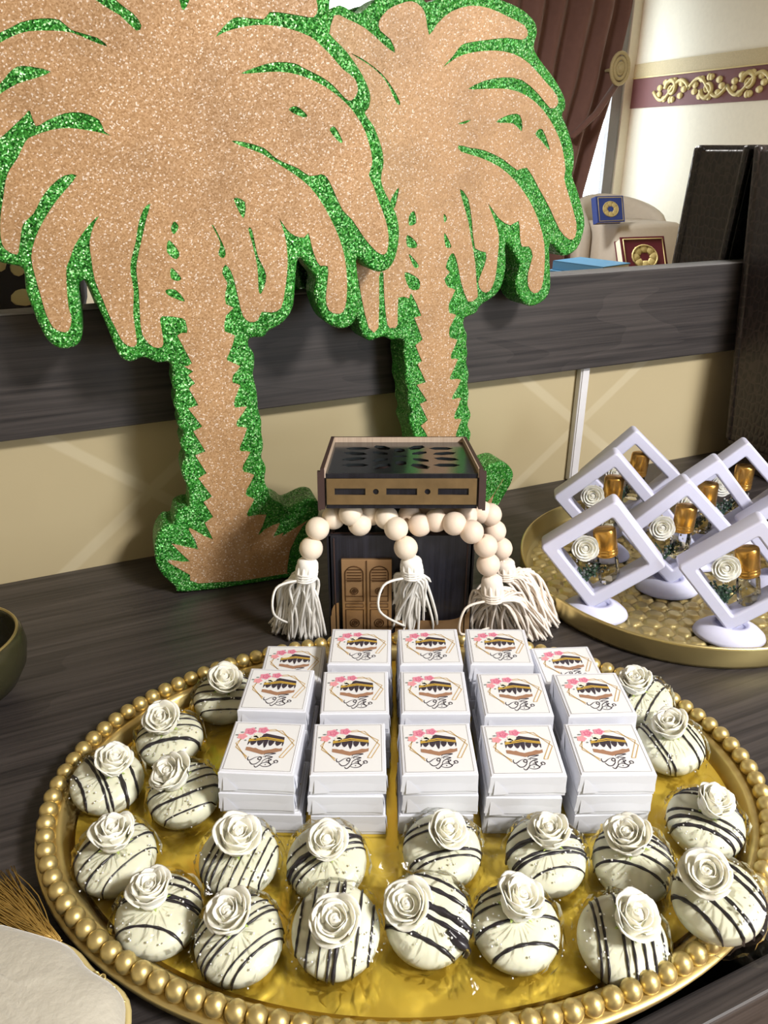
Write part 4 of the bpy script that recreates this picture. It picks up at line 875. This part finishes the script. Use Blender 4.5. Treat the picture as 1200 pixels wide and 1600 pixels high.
# ================================================================== tall dark leather case on a low leather box
nW = NIN
def wl(v): d = v - O; return Vector((d.dot(U), d.dot(NIN), d.z))
cb = wl(PPL(1131, 686, L(0, -.054, 0), nW)); ct = wl(PPL(1176, 226, L(0, -.012, 0), nW))
case = wthing('leather_case', cb.x, cb.y, cb.z, 'tall dark brown crocodile-embossed leather case leaning against the mirror', 'case')
ax = Vector((ct.x-cb.x, ct.y-cb.y, ct.z-cb.z)); th_, wd_ = .118, .19
def case_pts(s0, s1, x0, x1, y0, y1):
    return [Vector((x, y, 0)) + ax*s for s in (s0, s1) for x, y in ((x0, y0), (x1, y0), (x1, y1), (x0, y1))]
def case_block(name, s0, s1, x0, x1, y0, y1, mat, bev=.006):
    bm = bmesh.new(); vs = [bm.verts.new(v) for v in case_pts(s0, s1, x0, x1, y0, y1)]
    for f_ in ((3, 2, 1, 0), (4, 5, 6, 7), (0, 1, 5, 4), (1, 2, 6, 5), (2, 3, 7, 6), (3, 0, 4, 7)): bm.faces.new([vs[k] for k in f_])
    if bev: bmesh.ops.bevel(bm, geom=bm.edges[:], offset=bev, segments=3, profile=.5, affect='EDGES')
    me = bpy.data.meshes.new(name); bm.to_mesh(me); bm.free(); me.materials.append(MATS[mat]); return link(name, me, case)
case_block('case_body', 0, .985, .003, wd_-.003, -th_+.003, -.003, 'croc_leather', .004)
case_block('front_cover', 0, 1, 0, wd_, -th_, -th_+.022, 'croc_leather', .008)
case_block('back_cover', 0, 1, 0, wd_, -.014, 0, 'croc_leather', .006)
th_ = 0.0
q = MB(); q.tube([Vector((.012, th_+.0004, 0)) + ax*.03, Vector((.012, th_+.0004, 0)) + ax*.96, Vector((wd_-.012, th_+.0004, 0)) + ax*.96, Vector((wd_-.012, th_+.0004, 0)) + ax*.03], .0008, 5, 0, True); q.build('stitching', 'stitch', case)
lowb = wthing('leather_box', cb.x + .12, -.115, 0, 'low dark leather box lying under the tall leather case', 'box')
q = MB(); q.box((0, 0, cb.z*.34), (.2, .13, cb.z*.68), bev=.003); q.build('box_body', 'croc_leather', lowb)
q = MB(); q.box((0, 0, cb.z*.85), (.206, .136, cb.z*.3), bev=.003); q.build('box_lid', 'croc_leather', lowb)

# ================================================================== olive bowl at the table's left, velvet cushion near the camera
p = PZ(-52, 1092); vz = thing('glazed_bowl', p, 'dark olive glazed round bowl at the edge of the table', 'bowl')
q = MB(); q.lathe([(0, 0), (.034, 0), (.038, .004), (.052, .016), (.062, .034), (.0655, .052), (.064, .066), (.060, .072), (.0575, .071), (.0605, .06), (.058, .036), (.046, .016), (0, .010)], 48); q.build('bowl_body', 'olive_glaze', vz, True)
q = MB(); q.tube([(.0598*math.cos(2*PI*i/48), .0598*math.sin(2*PI*i/48), .0718) for i in range(48)], .0016, 6, 0, True); q.build('bowl_rim', 'antique_gold', vz, True)

cz0 = .022
cor = [PZ(96, 1478, cz0), PZ(196, 1566, cz0), PZ(188, 1760, cz0), PZ(-260, 1760, cz0), PZ(-190, 1408, cz0)]
cc = sum(cor, Vector())/5; cu_ = thing('velvet_cushion', (cc.x, cc.y, 0), 'off-white velvet cushion with gold piping and tassel beside the gold tray', 'cushion')
rim = catmull([c - cc for c in (cor[0], cor[0].lerp(cor[1], .5), cor[1], cor[1].lerp(cor[2], .5), cor[2], cor[2].lerp(cor[3], .5), cor[3], cor[3].lerp(cor[4], .5), cor[4], cor[4].lerp(cor[0], .5))], 5, True)
q = MB(); vs = []; rings = [(1.0, 0), (.96, .008), (.86, .015), (.7, .019), (.45, .021), (.2, .022)]; nr = len(rim)
for s_, z in rings:
    for p in rim: vs.append((p.x*s_, p.y*s_, cz0 + z + .0014*math.sin(p.x*90+s_*7)*math.sin(p.y*80)))
for s_, z in rings[1:]:
    for p in rim: vs.append((p.x*s_, p.y*s_, cz0 - z*.95))
k = len(rings)
for a_ in range(k-1):
    for i in range(nr): j = (i+1) % nr; q.f.append((a_*nr+i, a_*nr+j, (a_+1)*nr+j, (a_+1)*nr+i)); q.m.append(0)
q.f.append(tuple((k-1)*nr+i for i in range(nr))); q.m.append(0)
for i in range(nr): j = (i+1) % nr; q.f.append((j, i, k*nr+i, k*nr+j)); q.m.append(0)
for a_ in range(k, 2*k-2):
    for i in range(nr): j = (i+1) % nr; q.f.append((a_*nr+j, a_*nr+i, (a_+1)*nr+i, (a_+1)*nr+j)); q.m.append(0)
q.f.append(tuple((2*k-2)*nr+i for i in reversed(range(nr)))); q.m.append(0)
q.v = vs; q.build('cushion_body', 'velvet_white', cu_, True)
q = MB(); q.tube([(p.x*1.005, p.y*1.005, cz0) for p in rim], .0022, 6, 0, True); q.build('piping', 'gold_piping', cu_, True)
q = MB(); root_ = PZ(84, 1476, cz0+.003) - Vector((cc.x, cc.y, 0)); rr = random.Random(9)
for k in range(190):
    e_ = PZ(rr.uniform(-75, 34), 1372 + rr.uniform(-14, 30), .004) - Vector((cc.x, cc.y, 0)); f_ = rr.random()
    e_ = e_.lerp(PZ(-60, 1430, .004) - Vector((cc.x, cc.y, 0)), f_*f_*.8)
    st = root_ + Vector((rr.uniform(-.004, .004), rr.uniform(-.004, .004), rr.uniform(-.003, .003)))
    mid = st.lerp(e_, .5) + Vector((rr.uniform(-.004, .004), rr.uniform(-.004, .004), .008)); e_.z = .003 + rr.random()*.012
    q.tube(catmull([st, mid, e_], 3), .0004, 4)
o = q.build('tassel_fringe', 'gold_thread', cu_, True); o['kind'] = 'stuff'
q = MB(); c0 = PZ(150, 1526, .024) - Vector((cc.x, cc.y, 0)); c1 = PZ(194, 1572, .020) - Vector((cc.x, cc.y, 0))
for k in range(9):
    p = c0.lerp(c1, k/8) + Vector((.002*math.sin(k*2), 0, .002)); q.tube([p + Vector((.0022*math.cos(t), .0022*math.sin(t)*(1 if k % 2 else .3), .0022*math.sin(t)*(.3 if k % 2 else 1))) for t in [2*PI*i/8 for i in range(8)]], .0007, 4, 0, True)
q.build('gold_chain', 'tray_gold', cu_, True)

# ================================================================== the room behind the camera, seen in the mirror
def curve_x(tab, z):
    for (z0, x0), (z1, x1) in zip(tab, tab[1:]):
        if z0 >= z >= z1: return x0 + (x1-x0)*(z0-z)/(z0-z1)
    return tab[-1][1] if z < tab[-1][0] else tab[0][1]
CD = 4.30
tab = sorted([(VIRT(x, y, CD).z, VIRT(x, y, CD).x) for x, y in ((990, -40), (980, 20), (962, 95), (956, 130), (935, 200), (918, 260), (905, 305))], reverse=True)
cur = wthing('curtain', 2.9, -CD, FLOOR, 'brown draped curtain tied back beside the window opposite the mirror', 'curtain')
q = MB(); vs = []; fs = []; nx, nz = 120, 36
zc0, zc1 = 1.75, FLOOR + .02
for j in range(nz):
    z = zc0 + (zc1-zc0)*j/(nz-1); xr_ = curve_x(tab, z) - 2.9; xl_ = -.95
    for i in range(nx):
        t = i/(nx-1); vs.append((xl_ + (xr_-xl_)*t, .045*math.sin(t*58 + .5*math.sin(z*3)) + .02*math.sin(t*23+z), z - FLOOR))
fs = [(j*nx+i, j*nx+i+1, (j+1)*nx+i+1, (j+1)*nx+i) for j in range(nz-1) for i in range(nx-1)]
q.add(vs, fs); o = q.build('drape', 'curtain_brown', cur, True); md = o.modifiers.new('solid', 'SOLIDIFY'); md.thickness = .004
tp = VIRT(962, 108, CD-.12); a_ = VIRT(965, 125, CD-.1); b_ = VIRT(890, 215, CD-.1)
q = MB(); q.tube([(v.x-2.9, v.y+CD, v.z-FLOOR) for v in (a_, a_.lerp(b_, .5) + Vector((0, .02, -.03)), b_)], .035, 8, flat=.5); q.build('sash', 'curtain_brown', cur, True)
q = MB(); q.tube([(-1.3, 0, 1.76-FLOOR), (1.1, 0, 1.76-FLOOR)], .018, 10); q.build('curtain_rod', 'border_gold', cur, True)
q = MB(); rl = (tp.x-2.9, tp.y+CD+.03, tp.z-FLOOR)
for r_ in (.075, .05, .025): q.tube([(rl[0]+r_*math.cos(2*PI*i/20), rl[1], rl[2]+r_*1.3*math.sin(2*PI*i/20)) for i in range(20)], .014, 6, 0, True)
q.sphere(rl, .03, 0, 10, 8); q.tube([rl, (rl[0]+.05, -.22, rl[2])], .012, 6); q.build('tieback_rosette', 'border_tan', cur, True)
# armchair
c0 = VIRT(905, 330, 3.55); c1 = VIRT(1036, 330, 3.55); zt_ = VIRT(980, 306, 3.5).z - FLOOR; za = VIRT(990, 352, 3.5).z - FLOOR
ac = wthing('armchair', (c0.x+c1.x)/2, -3.6, FLOOR, 'cream upholstered tub armchair near the corner, seen in the mirror', 'armchair')
hw = (c1.x-c0.x)/2
q = MB(); vs = []; n = 25
for i in range(n):
    a_ = PI*(i/(n-1)); co, si = math.cos(a_), math.sin(a_)
    top_ = za + (zt_-za)*si**.6
    for rr_, z in ((1, .15), (1.03, top_-.05), (.98, top_), (.86, top_), (.82, top_-.05), (.80, .15)): vs.append((-co*hw*rr_, -si*hw*rr_*.95+.1, z))
q.add(vs, [(i*6+k, (i+1)*6+k, (i+1)*6+(k+1) % 6, i*6+(k+1) % 6) for i in range(n-1) for k in range(6)] + [(0, 1, 2, 3, 4, 5), tuple((n-1)*6+k for k in (5, 4, 3, 2, 1, 0))]); q.build('backrest', 'chair_cream', ac, True)
q = MB(); q.box((0, .02, .30), (hw*1.62, hw*1.5, .22), bev=.05); q.build('seat', 'chair_cream', ac, True)
for sx in (-1, 1):
    for sy in (-1, 1): q = MB(); q.lathe([(.022, 0), (.03, .2)], 10, (sx*hw*.6, sy*hw*.5, 0)); q.build('leg', 'book_dark', ac)
def book(name, x, y, z, w, d, h, rx, rz, cover, label, emb=None, group=None):
    t = wthing(name, x, y, z, label, 'book', group, rz); t.rotation_euler = (rx, 0, TH + rz)
    q = MB(); q.box((0, 0, h/2), (w-.008, d-.01, h-.008)); q.build('pages', 'book_page', t)
    for zz in (.002, h-.002): q = MB(); q.box((0, 0, zz), (w, d, .004), bev=.001); q.build('cover', cover, t)
    q = MB(); q.box((-w/2+.002, 0, h/2), (.004, d, h), bev=.001); q.build('spine', cover, t)
    if emb:
        q = MB(); q.tube([(w*.44*sx, d*.44*sy, h+.0008) for sx, sy in ((-1, -1), (1, -1), (1, 1), (-1, 1))], .003, 4, 0, True)
        for k in range(8): a_ = 2*PI*k/8; q.sphere((w*.2*math.cos(a_), d*.2*math.sin(a_), h), .02, 0, 6, 4, (1, 1, .15))
        q.tube([(w*.28*math.cos(2*PI*i/20), d*.28*math.sin(2*PI*i/20), h+.0008) for i in range(20)], .004, 4, 0, True)
        q.build('cover_ornament', emb, t, True)
    return t
bk = VIRT(935, 335, 3.35)
t = book('blue_book', bk.x, -3.40, .42+FLOOR, .21, .16, .05, R_(-72), 0, 'book_blue', 'blue book with gold corners propped on the cream armchair', 'border_gold')
bz = VIRT(936, 330, 3.30).z; t.location = L(bk.x, -3.30, bz)
q = MB(); q.box((0, .12, (.40 + bz-.085-FLOOR)/2), (hw*1.5, hw*1.2, bz-.085-FLOOR-.40), bev=.03); q.build('seat_cushion', 'chair_cream', ac, True)
# side table behind the camera with two books leaning up
b1 = VIRT(935, 405, 1.55); b2 = VIRT(1014, 424, 1.5)
stx = (b1.x+b2.x)/2 + .05; stz = b1.z - FLOOR - .10
st = wthing('side_table', stx, -1.62, FLOOR, 'dark wood side table holding two books, behind the viewer', 'table')
q = MB(); q.box((0, 0, stz-.015), (.5, .38, .03), bev=.003); q.build('table_top', 'rail_wood', st)
for sx in (-1, 1):
    for sy in (-1, 1): q = MB(); q.lathe([(.014, 0), (.018, stz-.03)], 10, (sx*.21, sy*.15, 0)); q.build('leg', 'rail_wood', st)
book('book', b1.x, -1.62, stz+FLOOR, .19, .26, .05, 0, R_(-20), 'book_teal', 'teal-covered book lying on the side table')
book('book', b1.x+.005, -1.615, stz+FLOOR+.05, .175, .24, .035, 0, R_(-16), 'book_teal', 'teal book lying on top of another teal book')
book('ornate_book', b2.x+.03, -1.62, stz+FLOOR, .20, .165, .045, R_(0), R_(8), 'book_red', 'dark red book with gold ornament leaning on the side table', 'border_gold')
ob = bpy.data.objects['ornate_book']; ob.rotation_euler = (R_(62), 0, TH + R_(188)); ob.location = L(b2.x+.03, -1.62, stz+FLOOR+.075)
# black leaf-print cushion seen at the mirror's left edge
cp = VIRT(8, 450, 1.7)
cs = wthing('floral_cushion', cp.x-.06, -1.75, FLOOR, 'black cushion with pale leaf print on a stool, seen low in the mirror', 'cushion')
q = MB(); q.sphere((0, 0, cp.z-FLOOR+.02), .30, 0, 20, 14, (1, .45, 1)); q.build('cushion_body', 'black_cloth', cs, True)
q = MB(); rr = random.Random(4)
for k in range(40):
    x, z = rr.uniform(-.2, .2), rr.uniform(-.2, .2); y = .45*math.sqrt(max(.001, .30**2-x*x-z*z))+.002
    q.sphere((x, y, cp.z-FLOOR+.02+z), .03, 0, 8, 5, (1.1*rr.random()+.4, .12, .5+rr.random()*.7))
q.build('leaf_print', 'leaf_print', cs, True)
q = MB(); q.box((0, 0, (cp.z-FLOOR-.2)/2), (.4, .34, cp.z-FLOOR-.2), bev=.01); q.build('stool', 'rail_wood', cs)
# ceiling lamp
cl = wthing('ceiling_lamp', LAMP[0], LAMP[1], CEIL-.05, 'square white ceiling lamp panel in the middle of the room', 'lamp')
for sx, sy, w, d in ((-.29, 0, .04, .62), (.29, 0, .04, .62), (0, .29, .54, .04), (0, -.29, .54, .04)):
    q = MB(); q.box((sx, sy, .025), (w, d, .05)); q.build('lamp_frame', 'lamp_white', cl)
q = MB(); q.box((0, 0, .03), (.54, .54, .02)); q.build('diffuser', 'lamp_white', cl)
